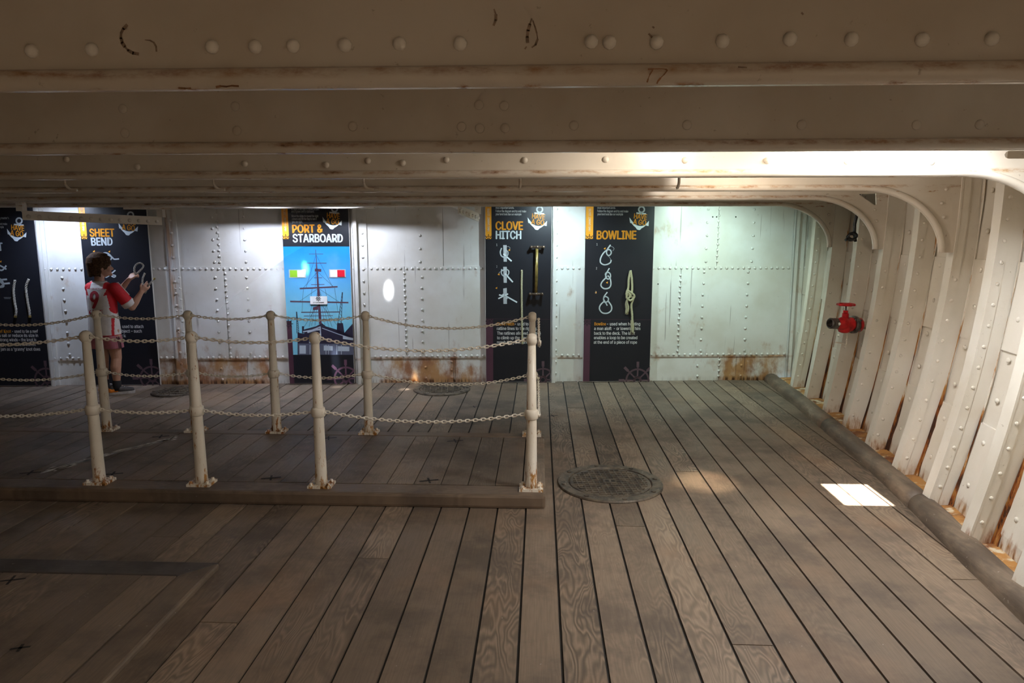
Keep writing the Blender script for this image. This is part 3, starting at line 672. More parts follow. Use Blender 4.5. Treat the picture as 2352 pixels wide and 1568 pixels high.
# ---------------------------------------------------------------- chain posts
ROWS = (('front', 3.965), ('rear', 5.105)); PX = (-4.55, -3.40, -2.71, -2.065, -1.33, -0.05)
PXR = {'front': (-4.00, -2.735, -2.085, -1.335, -0.046), 'rear': (-4.70, -3.42, -2.70, -2.055, -1.325, -0.056)}
TOPZ, MIDZ = 1.003, 0.552
def post_parts():
    """(name, mesh, material) with the base at the origin, height above the platform"""
    L = []
    h = TOPZ - PZ; m = MIDZ - PZ
    L.append(('post', MB().lathe([(0.039, 0.012), (0.036, 0.05), (0.031, m), (0.0235, h-0.02)], n=20).mesh('post'), 'post', True))
    ball = MB().lathe([(0.017, -0.030), (0.027, -0.027), (0.036, -0.014), (0.0385, 0.0), (0.036, 0.014), (0.027, 0.027), (0.017, 0.030), (0.013, 0.020), (0.013, -0.020)], (0, 0, h), (1, 0, 0), 20, False)
    ball.lathe([(0.0235, -0.035), (0.026, -0.028), (0.0245, -0.02)], (0, 0, h), (0, 0, 1), 16, True)
    L.append(('ball_top', ball.mesh('ball_top'), 'post', True))
    col = MB().lathe([(0.033, -0.031), (0.041, -0.024), (0.041, 0.024), (0.033, 0.031)], (0, 0, m), (0, 0, 1), 20, True)
    col.lathe([(0.016, 0.030), (0.016, 0.044), (0.010, 0.044), (0.010, 0.03)], (0, 0, m), (1, 0, 0), 12, False); col.lathe([(0.016, -0.030), (0.016, -0.044), (0.010, -0.044), (0.010, -0.03)], (0, 0, m), (1, 0, 0), 12, False)
    L.append(('collar', col.mesh('collar'), 'post', True))
    L.append(('chain_eye', MB().lathe([(0.0125, -0.021), (0.0125, 0.021)], (0, 0, h), (1, 0, 0), 12).mesh('chain_eye'), 'hole', True))
    L.append(('chain_eye', MB().lathe([(0.0095, 0.030), (0.0095, 0.040)], (0, 0, m), (1, 0, 0), 10).mesh('chain_eye'), 'hole', True))
    MBp = MB().box((-0.072, -0.055, 0.0), (0.072, 0.055, 0.016)); L.append(('base_plate', MBp.mesh('base_plate'), 'post', False))
    for a in (-1, 1):
        for b in (-1, 1): L.append(('bolt', MB().lathe([(0.017, 0.014), (0.017, 0.021), (0.011, 0.021), (0.009, 0.031)], (a*0.052, b*0.036, 0), n=6).mesh('bolt'), 'post', False))
    return L
PP = post_parts()
for _, me, mt, sm in PP:
    me.materials.append(M[mt])
    if sm: me.shade_smooth()
PLAB = {('front', 1): 'front row chain post in front of the child, rust spots near its base', ('front', 2): 'front row chain post with heavy rust at its foot, left of the ship board',
        ('front', 3): 'front row chain post before the foot of the ship board', ('front', 4): 'clean white chain post at the front right corner of the platform',
        ('rear', 1): 'rear row chain post standing right beside the child', ('rear', 2): 'rear row chain post hidden low down by a nearer one, rusty lower half', ('rear', 3): 'rear row chain post between the rusty plates and the ship board',
        ('rear', 4): 'rear row chain post with a rusty collar, right of the ship board', ('rear', 5): 'rear right corner chain post, mostly behind the clean front one',
        ('front', 0): 'front row chain post outside the view to the left', ('rear', 0): 'rear row chain post outside the view to the left'}
for row, y in ROWS:
    for k, x in enumerate(PXR[row]):
        kk = k if row == 'rear' else k
        t = empty('chain_post', (x, y, PZ)); tag(t, PLAB[(row, k)], 'post', 'white chain posts on the platform')
        t.rotation_euler = (0, 0, 0)
        for nm, me, mt, sm in PP:
            o = bpy.data.objects.new(nm, me); COL.objects.link(o); o.parent = t
# chains of separate links
def link_mesh(L=0.036, Wd=0.0225, r=0.0041):
    path = []; a = (L-Wd)/2; q = Wd/2 - r
    for j in range(7): t = -pi/2 + pi*j/6; path.append((a + q*cos(t), q*sin(t), 0))
    for j in range(7): t = pi/2 + pi*j/6; path.append((-a + q*cos(t), q*sin(t), 0))
    me = MB().tube(path, r, 6, closed=True).mesh('link'); me.materials.append(M['chain']); me.shade_smooth(); return me
LINK = link_mesh()
def chain(p0, p1, sag, label, pitch=0.0235):
    p0, p1 = Vector(p0), Vector(p1); t = empty('chain', tuple(p0)); tag(t, label, 'chain', 'white chains between the posts')
    N_ = 60; pts = [p0.lerp(p1, s/N_) + Vector((0, 0, -4*sag*(s/N_)*(1-s/N_))) for s in range(N_+1)]
    cum = [0]
    for a, b in zip(pts, pts[1:]): cum.append(cum[-1] + (b-a).length)
    n = max(2, round(cum[-1]/pitch)); j = 0
    for i in range(n):
        s = cum[-1]*(i+0.5)/n
        while cum[j+1] < s: j += 1
        u = (s-cum[j])/(cum[j+1]-cum[j]); p = pts[j].lerp(pts[j+1], u); d = (pts[j+1]-pts[j]).normalized()
        side = Vector((-d.y, d.x, 0)).normalized(); up = d.cross(side)*-1 if d.cross(side).z < 0 else d.cross(side)
        roll = (0.35 if i % 2 else 0.35+pi/2) + random.uniform(-.18, .18)
        if i % 2 == 0: yv = up*cos(0.25+random.uniform(-.2, .2)) + side*sin(0.25)
        else: yv = side*cos(0.25) - up*sin(0.25+random.uniform(-.2, .2))
        yv = (yv - d*yv.dot(d)).normalized(); zv = d.cross(yv)
        o = bpy.data.objects.new('link', LINK); COL.objects.link(o); o.parent = t
        o.matrix_basis = Matrix(((d.x, yv.x, zv.x, p.x-p0.x), (d.y, yv.y, zv.y, p.y-p0.y), (d.z, yv.z, zv.z, p.z-p0.z), (0, 0, 0, 1)))
SAG = {('rear', 0): (.085, .07), ('rear', 1): (.030, .03), ('rear', 2): (.030, .028), ('rear', 3): (.034, .032), ('rear', 4): (.092, .078),
       ('front', 0): (.055, .05), ('front', 1): (.026, .018), ('front', 2): (.030, .026), ('front', 3): (.072, .055)}
WHERE = {
         ('rear', 0): 'rear row leading left out of view', ('rear', 1): 'rear row passing in front of the sheet bend board', ('rear', 2): 'rear row passing before the rusty riveted plates',
         ('rear', 3): 'rear row crossing in front of the ship board', ('rear', 4): 'rear row sagging toward the clove hitch board',
         ('front', 0): 'front row leading left out of view', ('front', 1): 'front row in the span below the child', ('front', 2): 'front row in the span left of the ship board', ('front', 3): 'front row in the long sagging span to the corner post'}
for row, y in ROWS:
    X = PXR[row]
    for k in range(len(X)-1):
        for lev, z, off in ((0, TOPZ, 0.026), (1, MIDZ, 0.045)):
            chain((X[k]+off, y, z), (X[k+1]-off, y, z), SAG[(row, k)][lev], ('upper chain of the ', 'lower chain of the ')[lev] + WHERE[(row, k)])
for lev, z in ((0, TOPZ), (1, MIDZ)):
    chain((0.0, 3.985, z-0.01), (-0.010, 5.085, z-0.01), 0.10 if lev == 0 else 0.085, ('upper', 'lower')[lev] + ' chain closing the end of the platform behind the corner post')

# ---------------------------------------------------------------- red valve on the hull
def valve():
    c = Vector((2.575, 5.80, 0.872)); t = empty('fire_valve', tuple(c)); tag(t, 'red painted fire valve with a handwheel and dark spout on the hull side', 'valve')
    ax = Vector((-0.93, -0.30, 0.08)).normalized()
    def on(s): return c + ax*s
    MB().lathe([(0.034, -0.30), (0.034, -0.10)], c, ax, 16).build('pipe_stub', M['paint'], t, smooth=False)
    MB().lathe([(0.040, -0.13), (0.062, -0.125), (0.062, -0.10), (0.045, -0.098), (0.045, -0.085)], c, ax, 20).build('flange', M['red'], t)
    MB().lathe([(0.060, -0.088), (0.075, -0.080), (0.075, -0.058), (0.062, -0.052)], c, ax, 24).build('grey_flange', M['steel'], t)
    MB().lathe([(0.058, -0.052), (0.062, -0.03), (0.048, -0.01), (0.056, 0.02), (0.060, 0.05), (0.050, 0.075), (0.040, 0.09), (0.036, 0.12)], c, ax, 20).build('body', M['red'], t, smooth=True)
    MB().lathe([(0.030, 0.0), (0.055, -0.035), (0.045, -0.065), (0.02, -0.075)], on(0.02), (0, 0, 1), 16).build('belly', M['red'], t, smooth=True)
    MB().lathe([(0.036, 0.10), (0.046, 0.105), (0.046, 0.165), (0.040, 0.172), (0.034, 0.172), (0.034, 0.12)], c, ax, 18, True).build('spout', M['steel'], t)
    MB().lathe([(0.028, 0.03), (0.026, 0.09), (0.020, 0.095), (0.020, 0.115)], on(0.02), (0, 0, 1), 14).build('bonnet', M['red'], t)
    MB().lathe([(0.008, 0.10), (0.008, 0.175)], on(0.02), (0, 0, 1), 8).build('stem', M['steel'], t)
    h = on(0.02) + Vector((0, 0, 0.165)); mb = MB()
    mb.tube([h + Vector(((0.062 + 0.004*cos(9*a))*cos(a), (0.062 + 0.004*cos(9*a))*sin(a), 0)) for a in [2*pi*j/54 for j in range(54)]], 0.0105, 8, closed=True)
    for k in range(5): a = 2*pi*k/5; mb.tube([h, h + Vector((0.06*cos(a), 0.06*sin(a), 0))], 0.007, 6)
    mb.lathe([(0.018, -0.010), (0.018, 0.010)], h, (0, 0, 1), 12); mb.build('handwheel', M['red'], t, smooth=True)
    for k in range(8):
        a = 2*pi*k/8; e = ax.orthogonal().normalized(); g = ax.cross(e); p = on(-0.08) + (e*cos(a) + g*sin(a))*0.058
        if k % 2 == 0: MB().lathe([(0.009, -0.028), (0.009, 0.038)], p, ax, 6).build('bolt', M['steel'], t)
    MB().lathe([(0.012, 0.0), (0.012, 0.004)], on(0.10) + Vector((0.0, -0.046, 0.004)), (0, -1, 0), 10).build('button', M['ink_white'], t)
    me = LINK
    for k in range(6):
        o = bpy.data.objects.new('cap_chain_link', LINK); COL.objects.link(o); o.parent = t; o.matrix_parent_inverse = t.matrix_basis.inverted()
        o.location = on(0.01) + Vector((0.01, -0.02, -0.085 - 0.018*k)); o.rotation_euler = (pi/2 if k % 2 else 0, pi/2, 0); o.scale = (0.7, 0.7, 0.7)
    MB().tube([on(0.10) + Vector((0, 0, -0.158)), on(0.0) + Vector((0.02, 0.0, -0.168))], 0.006, 6).build('pin', M['paint'], t)
valve()
# black cable looped behind a frame
t = empty('black_cable', (2.66, 5.95, 1.55)); tag(t, 'black cable hanging down behind a frame and ending in a small coil', 'cable')
cx, cz = at(1955, 545, 5.9).x, at(1955, 545, 5.9).z
MB().tube([(cx+0.055, 5.93, DECK-0.02), (cx+0.05, 5.93, 1.80), (cx+0.03, 5.92, 1.70), (cx+0.032, 5.915, 1.62), (cx+0.042, 5.91, 1.56), (cx+0.03, 5.905, cz)], 0.013, 8).build('lead', M['cable'], t, smooth=True)
for q in range(3):
    MB().tube([(cx + 0.034*cos(a) , 5.90 - 0.014*q, cz + 0.026*sin(a) + 0.006*q) for a in [2*pi*j/18 for j in range(18)]], 0.009, 6, closed=True).build('coil', M['cable'], t, smooth=True)
MB().lathe([(0.012, -0.03), (0.012, 0.0)], (cx-0.03, 5.88, cz-0.01), (1, 0.2, 0.5), 8).build('plug', M['cable'], t)

# ---------------------------------------------------------------- exhibition boards
try:                                            # Blender's own bundled sans, else its built-in letters
    SANS = bpy.data.fonts.load(bpy.utils.system_resource('DATAFILES', path='fonts') + '/Inter.woff2')
except Exception:
    SANS = None
def glyph_mesh(s, bold=0.0, slant=0.0, spacing=1.0):
    cu = bpy.data.curves.new('lettering', 'FONT'); cu.body = s; cu.font = SANS or cu.font; cu.shear = slant; cu.space_character = spacing; cu.resolution_u = 3
    o = bpy.data.objects.new('lettering', cu); COL.objects.link(o)
    dg = bpy.context.evaluated_depsgraph_get(); me = bpy.data.meshes.new_from_object(o.evaluated_get(dg))
    bpy.data.objects.remove(o); bpy.data.curves.remove(cu)
    if bold > 0 and me.vertices:                # heavier strokes: the same letters laid over each other slightly shifted
        bm = bmesh.new(); 
        for dx, dy in ((-bold, 0), (bold, 0), (0, bold*0.5), (0, -bold*0.5)):
            m2 = me.copy(); m2.transform(Matrix.Translation((dx, dy, 0))); bm.from_mesh(m2); bpy.data.meshes.remove(m2)
        bm.to_mesh(me); bm.free()
    return me
_cap = {}
def cap_height(bold):
    if bold not in _cap: m = glyph_mesh('H', bold); _cap[bold] = max(v.co.y for v in m.vertices) - min(v.co.y for v in m.vertices)
    return _cap[bold]
OUT = 0.066                                    # face of the boards, out from the bulkhead
def clip_poly(P, W_, H_):
    for ax, lim, sg in ((0, 0, 1), (0, W_, -1), (1, 0, 1), (1, H_, -1)):
        R = []
        for i in range(len(P)):
            a, b = P[i], P[(i+1) % len(P)]; ia, ib = (a[ax]-lim)*sg >= 0, (b[ax]-lim)*sg >= 0
            if ia: R.append(a)
            if ia != ib:
                k = (lim-a[ax])/(b[ax]-a[ax]); R.append((a[0]+(b[0]-a[0])*k, a[1]+(b[1]-a[1])*k))
        P = R
        if len(P) < 3: return []
    return P
class Board:
    def __init__(s, u0, u1, label, top=2.05):
        s.u0, s.w, s.h = u0, u1-u0, top
        s.o = empty('display_board', tuple(wp(u0, 0))); tag(s.o, label, 'display board', 'exhibition boards on the bulkhead')
        a = WALL_M.copy(); s.M = a @ Matrix.Translation((u0, 0, 0))
        s.put(MB().box((0, 0.008, OUT-0.022), (s.w, top, OUT)), 'panel', 'panel_edge')
        s.put(MB().add([(0.004, 0.012, OUT+.0006), (s.w-.004, 0.012, OUT+.0006), (s.w-.004, top-.004, OUT+.0006), (0.004, top-.004, OUT+.0006)], [(0, 1, 2, 3)]), 'print_ground', 'ink_black')
        for x in (0.05, s.w-0.09): s.put(MB().box((x, 0.02, 0.012), (x+0.04, top-0.05, OUT-0.023)), 'batten', 'panel_edge')
        s.lev = 0.0012
    def put(s, mb, name, mat, smooth=False):
        me = mb.mesh(name); o = link(name, me, M[mat], None, smooth); o.parent = s.o; o.matrix_parent_inverse = s.o.matrix_basis.inverted(); o.matrix_basis = s.M; return o
    def px(s, x, y): a, b = wall(x, y, OUT); return a - s.u0, b
    def polys(s, L, name, mat, lev=0.0):
        mb = MB(); z = OUT + s.lev + lev
        for P in L:
            P = clip_poly(list(P), s.w, s.h)
            if P: mb.add([(a, b, z) for a, b in P], [tuple(range(len(P)))])
        if mb.v:
            me = bpy.data.meshes.new(name); me.from_pydata([tuple(v) for v in mb.v], [], mb.f)
            o = link(name, me, M[mat]); o.parent = s.o; o.matrix_parent_inverse = s.o.matrix_basis.inverted(); o.matrix_basis = s.M; return o
    def ribbon(s, pts, w):
        L = []
        for a, b in zip(pts, pts[1:]):
            d = Vector(b)-Vector(a); l = d.length
            if l < 1e-6: continue
            d /= l; e = Vector((-d.y, d.x))*w/2; d *= w*0.25
            L.append([tuple(Vector(a)-e-d), tuple(Vector(b)-e+d), tuple(Vector(b)+e+d), tuple(Vector(a)+e-d)])
        return L
    def smooth_px(s, P, n=5):
        Q = [Vector(s.px(*p)) for p in P]; R = []
        for i in range(len(Q)-1):
            p0, p1, p2, p3 = Q[max(i-1, 0)], Q[i], Q[i+1], Q[min(i+2, len(Q)-1)]
            for k in range(n):
                t = k/n; R.append(tuple(0.5*((2*p1) + (p2-p0)*t + (2*p0-5*p1+4*p2-p3)*t*t + (3*p1-p0-3*p2+p3)*t**3)))
        R.append(tuple(Q[-1])); return R
    def text(s, str_, x0, y0, x1, y1, cap_px, mat, bold=0.0, name='text_line', rot=None, lev=0.0004):
        """baseline from pixel (x0, y0) to (x1, y1)"""
        a, b = Vector(s.px(x0, y0)), Vector(s.px(x1, y1)); d = b-a; L = d.length; d.normalize(); e = Vector((-d.y, d.x))
        me = glyph_mesh(str_, bold); xs = [v.co.x for v in me.vertices]
        if not xs: return
        k = L/(max(xs)-min(xs)); c = cap_px*0.00485/cap_height(bold); x_ = min(xs); z = OUT + s.lev + lev
        for v in me.vertices:
            p = a + d*((v.co.x-x_)*k) + e*(v.co.y*c); v.co = (p.x, p.y, z)
        bad = [v for v in me.vertices if not (0.003 < v.co.x < s.w-0.003)]
        if bad:
            bm = bmesh.new(); bm.from_mesh(me)
            for co, no in (((0.003, 0, 0), (-1, 0, 0)), ((s.w-0.003, 0, 0), (1, 0, 0))):
                bmesh.ops.bisect_plane(bm, geom=bm.verts[:]+bm.edges[:]+bm.faces[:], plane_co=co, plane_no=no, clear_outer=True)
            bm.to_mesh(me); bm.free()
            if not me.vertices: return
        o = link(name, me, M[mat]); o.data.materials.clear(); o.data.materials.append(M[mat])
        o.parent = s.o; o.matrix_parent_inverse = s.o.matrix_basis.inverted(); o.matrix_basis = s.M; return o
    def logo(s, cx, cy, k=1.0):
        P = lambda x, y: s.px(cx+x*k, cy+y*k)
        L = s.ribbon([P(6.5*cos(a), 6.5*sin(a)) for a in [2*pi*j/16 for j in range(17)]], 0.016)
        L += [[P(-12, 6.5), P(10.5, 8.5), P(10.5, 12), P(-12, 10)], [P(-3, 5), P(2, 5), P(2, 12), P(-3, 12)]]
        out, inn = [], []
        for j in range(13):
            t = j/12; x = -26 + 41*t; y = 26 + 7*t; b = sin(pi*t); 
            out.append(P(x-1.5+0*b, y + 14.5*b + (3*b if abs(t-.5) < .1 else 0))); inn.append(P(x-0.5, y + 8.0*b))
        for j in range(12): L.append([out[j], out[j+1], inn[j+1], inn[j]])
        L += [[P(-28, 18), P(-18, 31), P(-26, 31)], [P(17, 26), P(7, 36), P(16, 38)]]
        s.polys(L, 'anchor_emblem', 'ink_knot')
        s.text('HAVE', cx-18*k, cy+20.5*k, cx+12*k, cy+23*k, 11.5*k, 'ink_orange', 0.03, 'emblem_lettering', lev=0.0010)
        s.text('A GO', cx-20*k, cy+33.5*k, cx+10*k, cy+36.5*k, 12*k, 'ink_orange', 0.03, 'emblem_lettering', lev=0.0010)
    def tab(s, xt, xb, wt):
        """orange tab at the upper left with upright lettering and a wheel at its foot"""
        a, b = s.px(xb, 549); c = s.px(xb+wt, 549)[0]; a = max(a, 0.005)
        s.polys([[(a, b), (c, b), (c, s.h-.004), (a, s.h-.004)]], 'orange_tab', 'ink_orange')
        m = glyph_mesh('HMS GANNET (1878)', 0.012); x = [v.co.x for v in m.vertices]; k = 0.235/(max(x)-min(x)); kc = 0.022/cap_height(0.012)
        for v in m.vertices: v.co = ((a+c)/2 + 0.011 - v.co.y*kc, b + 0.085 + (v.co.x-min(x))*k, OUT + s.lev + .0008)
        o = link('text_line', m); m.materials.clear(); m.materials.append(M['ink_white']); o.parent = s.o; o.matrix_parent_inverse = s.o.matrix_basis.inverted(); o.matrix_basis = s.M
        s.wheel((a+c)/2, b, 0.031, 'ink_black', 0.0008, half=True)
    def wheel(s, u, v, R, mat, lev=0.0, half=False, w=None, tilt=0.0):
        w = w or R*0.16; L = []; n = 32
        full = 2*pi if not half else pi
        pt = lambda r, a: (u + r*cos(a), v + r*sin(a))
        for rr in (R, R*0.30): L += s.ribbon([pt(rr, full*j/n) for j in range(n+1)], w)
        for k in range(8):
            a = 2*pi*k/8 + tilt
            if half and sin(a) < -0.01: continue
            L += s.ribbon([pt(R*0.2, a), pt(R*1.25, a)], w*0.8); L += s.ribbon([pt(R*1.25, a), pt(R*1.62, a)], w*1.5)
        s.polys(L, 'wheel_emblem', mat, lev)
    def foot(s, xl, wl, y0, wheel_px, wmat='ink_wheel', R=0.125):
        a, b = s.px(xl, y0); s.polys([[(0.004, 0.012), (a+wl*0.00485, 0.012), (a+wl*0.00485, b), (0.004, b)]], 'plum_band', 'ink_plum')
        s.wheel(a + wl*0.5*0.00485, b-0.03, 0.030, 'ink_black', 0.0006)
        x, y = s.px(*wheel_px); s.wheel(x, y, R, wmat, 0.0002)

def c3(L): return [(x/3.4087+1080, y/3.4087+460) for x, y in L]
def c2(L): return [(x/3.4096+600, y/3.4087+460) for x, y in L]
def c1(L): return [(x/3.409, y/3.4087+460) for x, y in L]
UB = lambda px, py=700: wall(px, py, OUT)[0]
# bowline
b5 = Board(UB(1341), UB(1497.5), 'black bowline board with three pale knot drawings, rightmost of the boards')
b5.tab(1345, 1345, 17)
b5.text('the sailor’s', 1372, 466, 1410, 466, 5, 'ink_white'); b5.text('most important knots.', 1372, 479.5, 1414, 479.5, 5, 'ink_white', 0.01); b5.text('Follow the diagram and try and make', 1372, 487, 1443, 487.6, 5, 'ink_white', 0.01); b5.text('your knot look like our example', 1372, 494, 1431, 494.4, 5, 'ink_white', 0.01)
b5.text('BOWLINE', 1370, 549, 1461.5, 549, 19.5, 'ink_orange', 0.035, 'title_line'); b5.logo(1473.5, 481)
K = [b5.ribbon(b5.smooth_px(c3([(1097, 350), (1073, 385), (1068, 415), (1085, 432), (1103, 415), (1099, 392), (1078, 386), (1045, 410), (1022, 450), (1020, 485), (1045, 503), (1075, 500), (1098, 485), (1103, 468)])), 0.014)]
K.append(b5.ribbon(b5.smooth_px(c3([(1088, 533), (1066, 572), (1061, 600), (1080, 616), (1098, 600), (1094, 572), (1072, 562), (1058, 578), (1068, 600)])), 0.013) + b5.ribbon(b5.smooth_px(c3([(1062, 606), (1032, 638), (1024, 668), (1048, 690), (1084, 686), (1101, 660), (1096, 612), (1078, 590)])), 0.014))
K.append(b5.ribbon(b5.smooth_px(c3([(1072, 720), (1046, 758), (1050, 795), (1076, 790), (1081, 766), (1058, 752), (1044, 770), (1060, 800), (1072, 822)])), 0.013) + b5.ribbon(b5.smooth_px(c3([(1048, 790), (1020, 818), (1012, 850), (1036, 880), (1076, 882), (1104, 860), (1105, 826), (1080, 788)])), 0.014))
for q in K: b5.polys(q, 'knot_drawing', 'ink_knot')
b5.polys(b5.ribbon(b5.smooth_px(c3([(1085, 362), (1110, 362), (1126, 378), (1115, 396)])), 0.004) + b5.ribbon(b5.smooth_px(c3([(1075, 432), (1092, 448), (1102, 468)])), 0.004), 'direction_line', 'ink_grey')
AR = lambda x, y: [(x-8, y+2), (x+8, y-8), (x+6, y+9)]
b5.polys([[b5.px(*p) for p in c3(AR(1052, 376))], [b5.px(*p) for p in c3(AR(1070, 642))], [b5.px(*p) for p in c3(AR(983, 720))]], 'arrow', 'ink_orange')
def bullets(b, L):
    for x, y in L: b.text('12345'[L.index((x, y))], x-1, y+2.5, x+1.2, y+2.5, 5, 'ink_white', 0.01, 'numeral')
bullets(b5, [(1371, 561), (1370, 616), (1368, 671)])
for k, st in enumerate(('         - used when hoisting', 'a man aloft  - or lowering him', 'back to the deck. The knot', 'enables a loop to be created', 'at the end of a piece of rope')):
    x0, y, x1 = ((1394, 747, 1470.5), (1364.5, 757.5, 1470.5), (1364.5, 768.3, 1458.5), (1364, 778.6, 1464), (1363.5, 789, 1463))[k]
    b5.text(st.strip(), x0, y, x1, y, 7.3, 'ink_white', 0.02)
b5.text('Bowline', 1365, 747, 1392, 747, 7.3, 'ink_orange', 0.02)
b5.foot(1341, 15, 732, (1464, 873))
b5.polys(b5.ribbon([b5.px(1345, 733), b5.px(1494, 734)], 0.003), 'fold_line', 'ink_plum')
# clove hitch
b4 = Board(UB(1115), UB(1266), 'black clove hitch board carrying a vertical brass bar')
b4.tab(1113, 1113.5, 15.5)
b4.text('one of the sailor’s', 1138, 466, 1186, 466, 5, 'ink_white'); b4.text('most important knots.', 1138.5, 479.5, 1181, 479.5, 5, 'ink_white', 0.01); b4.text('Follow the diagram and try and make', 1138.5, 487, 1208.5, 487.6, 5, 'ink_white', 0.01); b4.text('your knot look like our example', 1138.5, 494, 1197.5, 494.4, 5, 'ink_white', 0.01)
b4.text('CLOVE', 1138, 527.5, 1201.5, 527.5, 19, 'ink_orange', 0.035, 'title_line'); b4.text('HITCH', 1138.5, 548.5, 1197.5, 548.5, 18.5, 'ink_knot', 0.035, 'title_line'); b4.logo(1239.5, 481)
R_ = lambda b, pts: [b.px(*p) for p in pts]
b4.polys([R_(b4, c3(q)) for q in ([(262, 480), (287, 480), (286, 350), (258, 350)], [(262, 645), (287, 645), (287, 520), (258, 520)], [(260, 810), (288, 810), (287, 685), (258, 690)])], 'spar_drawing', 'ink_grey')
K = [b4.ribbon(b4.smooth_px(c3([(245, 375), (236, 405), (245, 435), (270, 445), (292, 430), (295, 405), (283, 392)])), 0.013) + b4.ribbon(R_(b4, c3([(262, 420), (322, 474)])), 0.016)]
K.append(b4.ribbon(b4.smooth_px(c3([(247, 540), (244, 570), (262, 592), (288, 590), (302, 570), (298, 548), (275, 540), (247, 552)])), 0.012) + b4.ribbon(R_(b4, c3([(275, 575), (332, 638)])), 0.016))
K.append(b4.ribbon(R_(b4, c3([(222, 768), (295, 732)])), 0.014) + b4.ribbon(R_(b4, c3([(228, 740), (290, 755), (365, 797)])), 0.015) + b4.ribbon(R_(b4, c3([(255, 735), (290, 768)])), 0.012))
for q in K: b4.polys(q, 'knot_drawing', 'ink_knot', 0.0003)
b4.polys(b4.ribbon(b4.smooth_px(c3([(280, 365), (300, 362), (312, 372), (306, 385)])), 0.004) + b4.ribbon(b4.smooth_px(c3([(245, 556), (230, 562), (222, 576)])), 0.004), 'direction_line', 'ink_grey')
b4.polys([R_(b4, c3(AR(305, 388))), R_(b4, c3(AR(222, 578))), R_(b4, c3(AR(204, 685)))], 'arrow', 'ink_orange'); bullets(b4, [(1141, 562), (1141, 612)])
for st, x0, y, x1 in (('- used to tie', 1182.5, 747, 1224), ('ratline lines to the rigging.', 1141, 757.5, 1234), ('The ratlines allowed seamen', 1141.5, 768.3, 1242), ('to climb up the mast to', 1141.5, 778.8, 1222), ('reach the yards and sails', 1141.5, 789, 1232)):
    b4.text(st, x0, y, x1, y, 7.3, 'ink_white', 0.02)
b4.text('Clove Hitch', 1141, 747, 1181, 747, 7.3, 'ink_orange', 0.02)
b4.foot(1117, 15, 731, (1247, 872)); b4.polys(b4.ribbon([b4.px(1119, 732), b4.px(1263, 733)], 0.003), 'fold_line', 'ink_plum')
# port and starboard
b3 = Board(UB(656), UB(808.5), 'board with a blue photograph of a tall ship under a black heading')
b3.tab(647, 649.5, 14.5)
for st, x0, y, x1 in (('At night a red light is shown to port', 669, 482.5, 733), ('and a green one to starboard.', 669.5, 488, 722), ('Move the slides to reveal the right', 670, 498.5, 731.5), ('colours and lift the flap to see if', 670.5, 505, 727.5), ('you are right.', 671, 511.5, 695)):
    b3.text(st, x0, y, x1, y, 5, 'ink_white', 0.012)
b3.text('PORT &', 671.5, 534.5, 742, 533.5, 18, 'ink_orange', 0.035, 'title_line'); b3.text('STARBOARD', 672.5, 556, 788, 556, 18.5, 'ink_knot', 0.035, 'title_line'); b3.logo(768.5, 479.5)
q0 = b3.px(730, 566)[1]; q1 = b3.px(730, 814)[1]
b3.polys([[(0.004, q1), (b3.w-.004, q1), (b3.w-.004, q0), (0.004, q0)]], 'sky_photograph', 'ink_sky')
P2 = lambda L: R_(b3, c2(L))
hullp = [[(335, 1010), (430, 985), (475, 960), (475, 1210), (345, 1210)], [(475, 960), (505, 985), (620, 1020), (725, 1075), (725, 1210), (475, 1210)], [(285, 1035), (345, 1045), (345, 1210), (285, 1210)], [(640, 1050), (720, 960), (725, 990), (725, 1080)]]
b3.polys([P2(q) for q in hullp], 'ship_hull_print', 'ink_ship', 0.0003)
b3.polys([P2(q) for q in ([(290, 1120), (725, 1125), (725, 1208), (290, 1208)],)], 'quay_print', 'ink_quay', 0.0005)
b3.polys(b3.ribbon(P2([(330, 1028), (400, 1015), (462, 990), (468, 1100)]), 0.012) + b3.ribbon(P2([(478, 1000), (520, 1015), (600, 1045), (720, 1085)]), 0.008) + b3.ribbon(P2([(365, 1030), (430, 1012), (455, 1010)]), 0.02) + [P2([(375, 1060), (455, 1050), (455, 1118), (375, 1118)]), P2([(490, 1135), (560, 1140), (560, 1175), (490, 1175)]), P2([(600, 1140), (690, 1145), (690, 1180), (600, 1180)]), P2([(300, 1135), (350, 1135), (350, 1200), (300, 1200)]), P2([(640, 1060), (722, 1078), (722, 1095), (640, 1085)])] + [P2([(x, 1130), (x+5, 1130), (x+5, 1205), (x, 1205)]) for x in (380, 400, 420, 440, 505, 525, 590, 625)], 'ship_bow_lines', 'ink_pale', 0.0007)
mast = [P2([(425, 385), (429, 385), (436, 490), (430, 490)]), P2([(430, 490), (437, 490), (452, 690), (438, 690)]), P2([(438, 690), (455, 690), (474, 968), (452, 968)])]
for a, b, w in (((375, 420), (485, 420), .006), ((355, 491), (510, 491), .008), ((415, 606), (476, 606), .006), ((392, 660), (494, 658), .006), ((305, 690), (595, 676), .016), ((230, 791), (680, 800), .016), ((315, 876), (618, 873), .010), ((335, 905), (560, 902), .006), ((425, 545), (465, 548), .03)):
    mast += b3.ribbon(P2([a, b]), w)
b3.polys(mast, 'mast_print', 'ink_mast', 0.0004)
rig = []
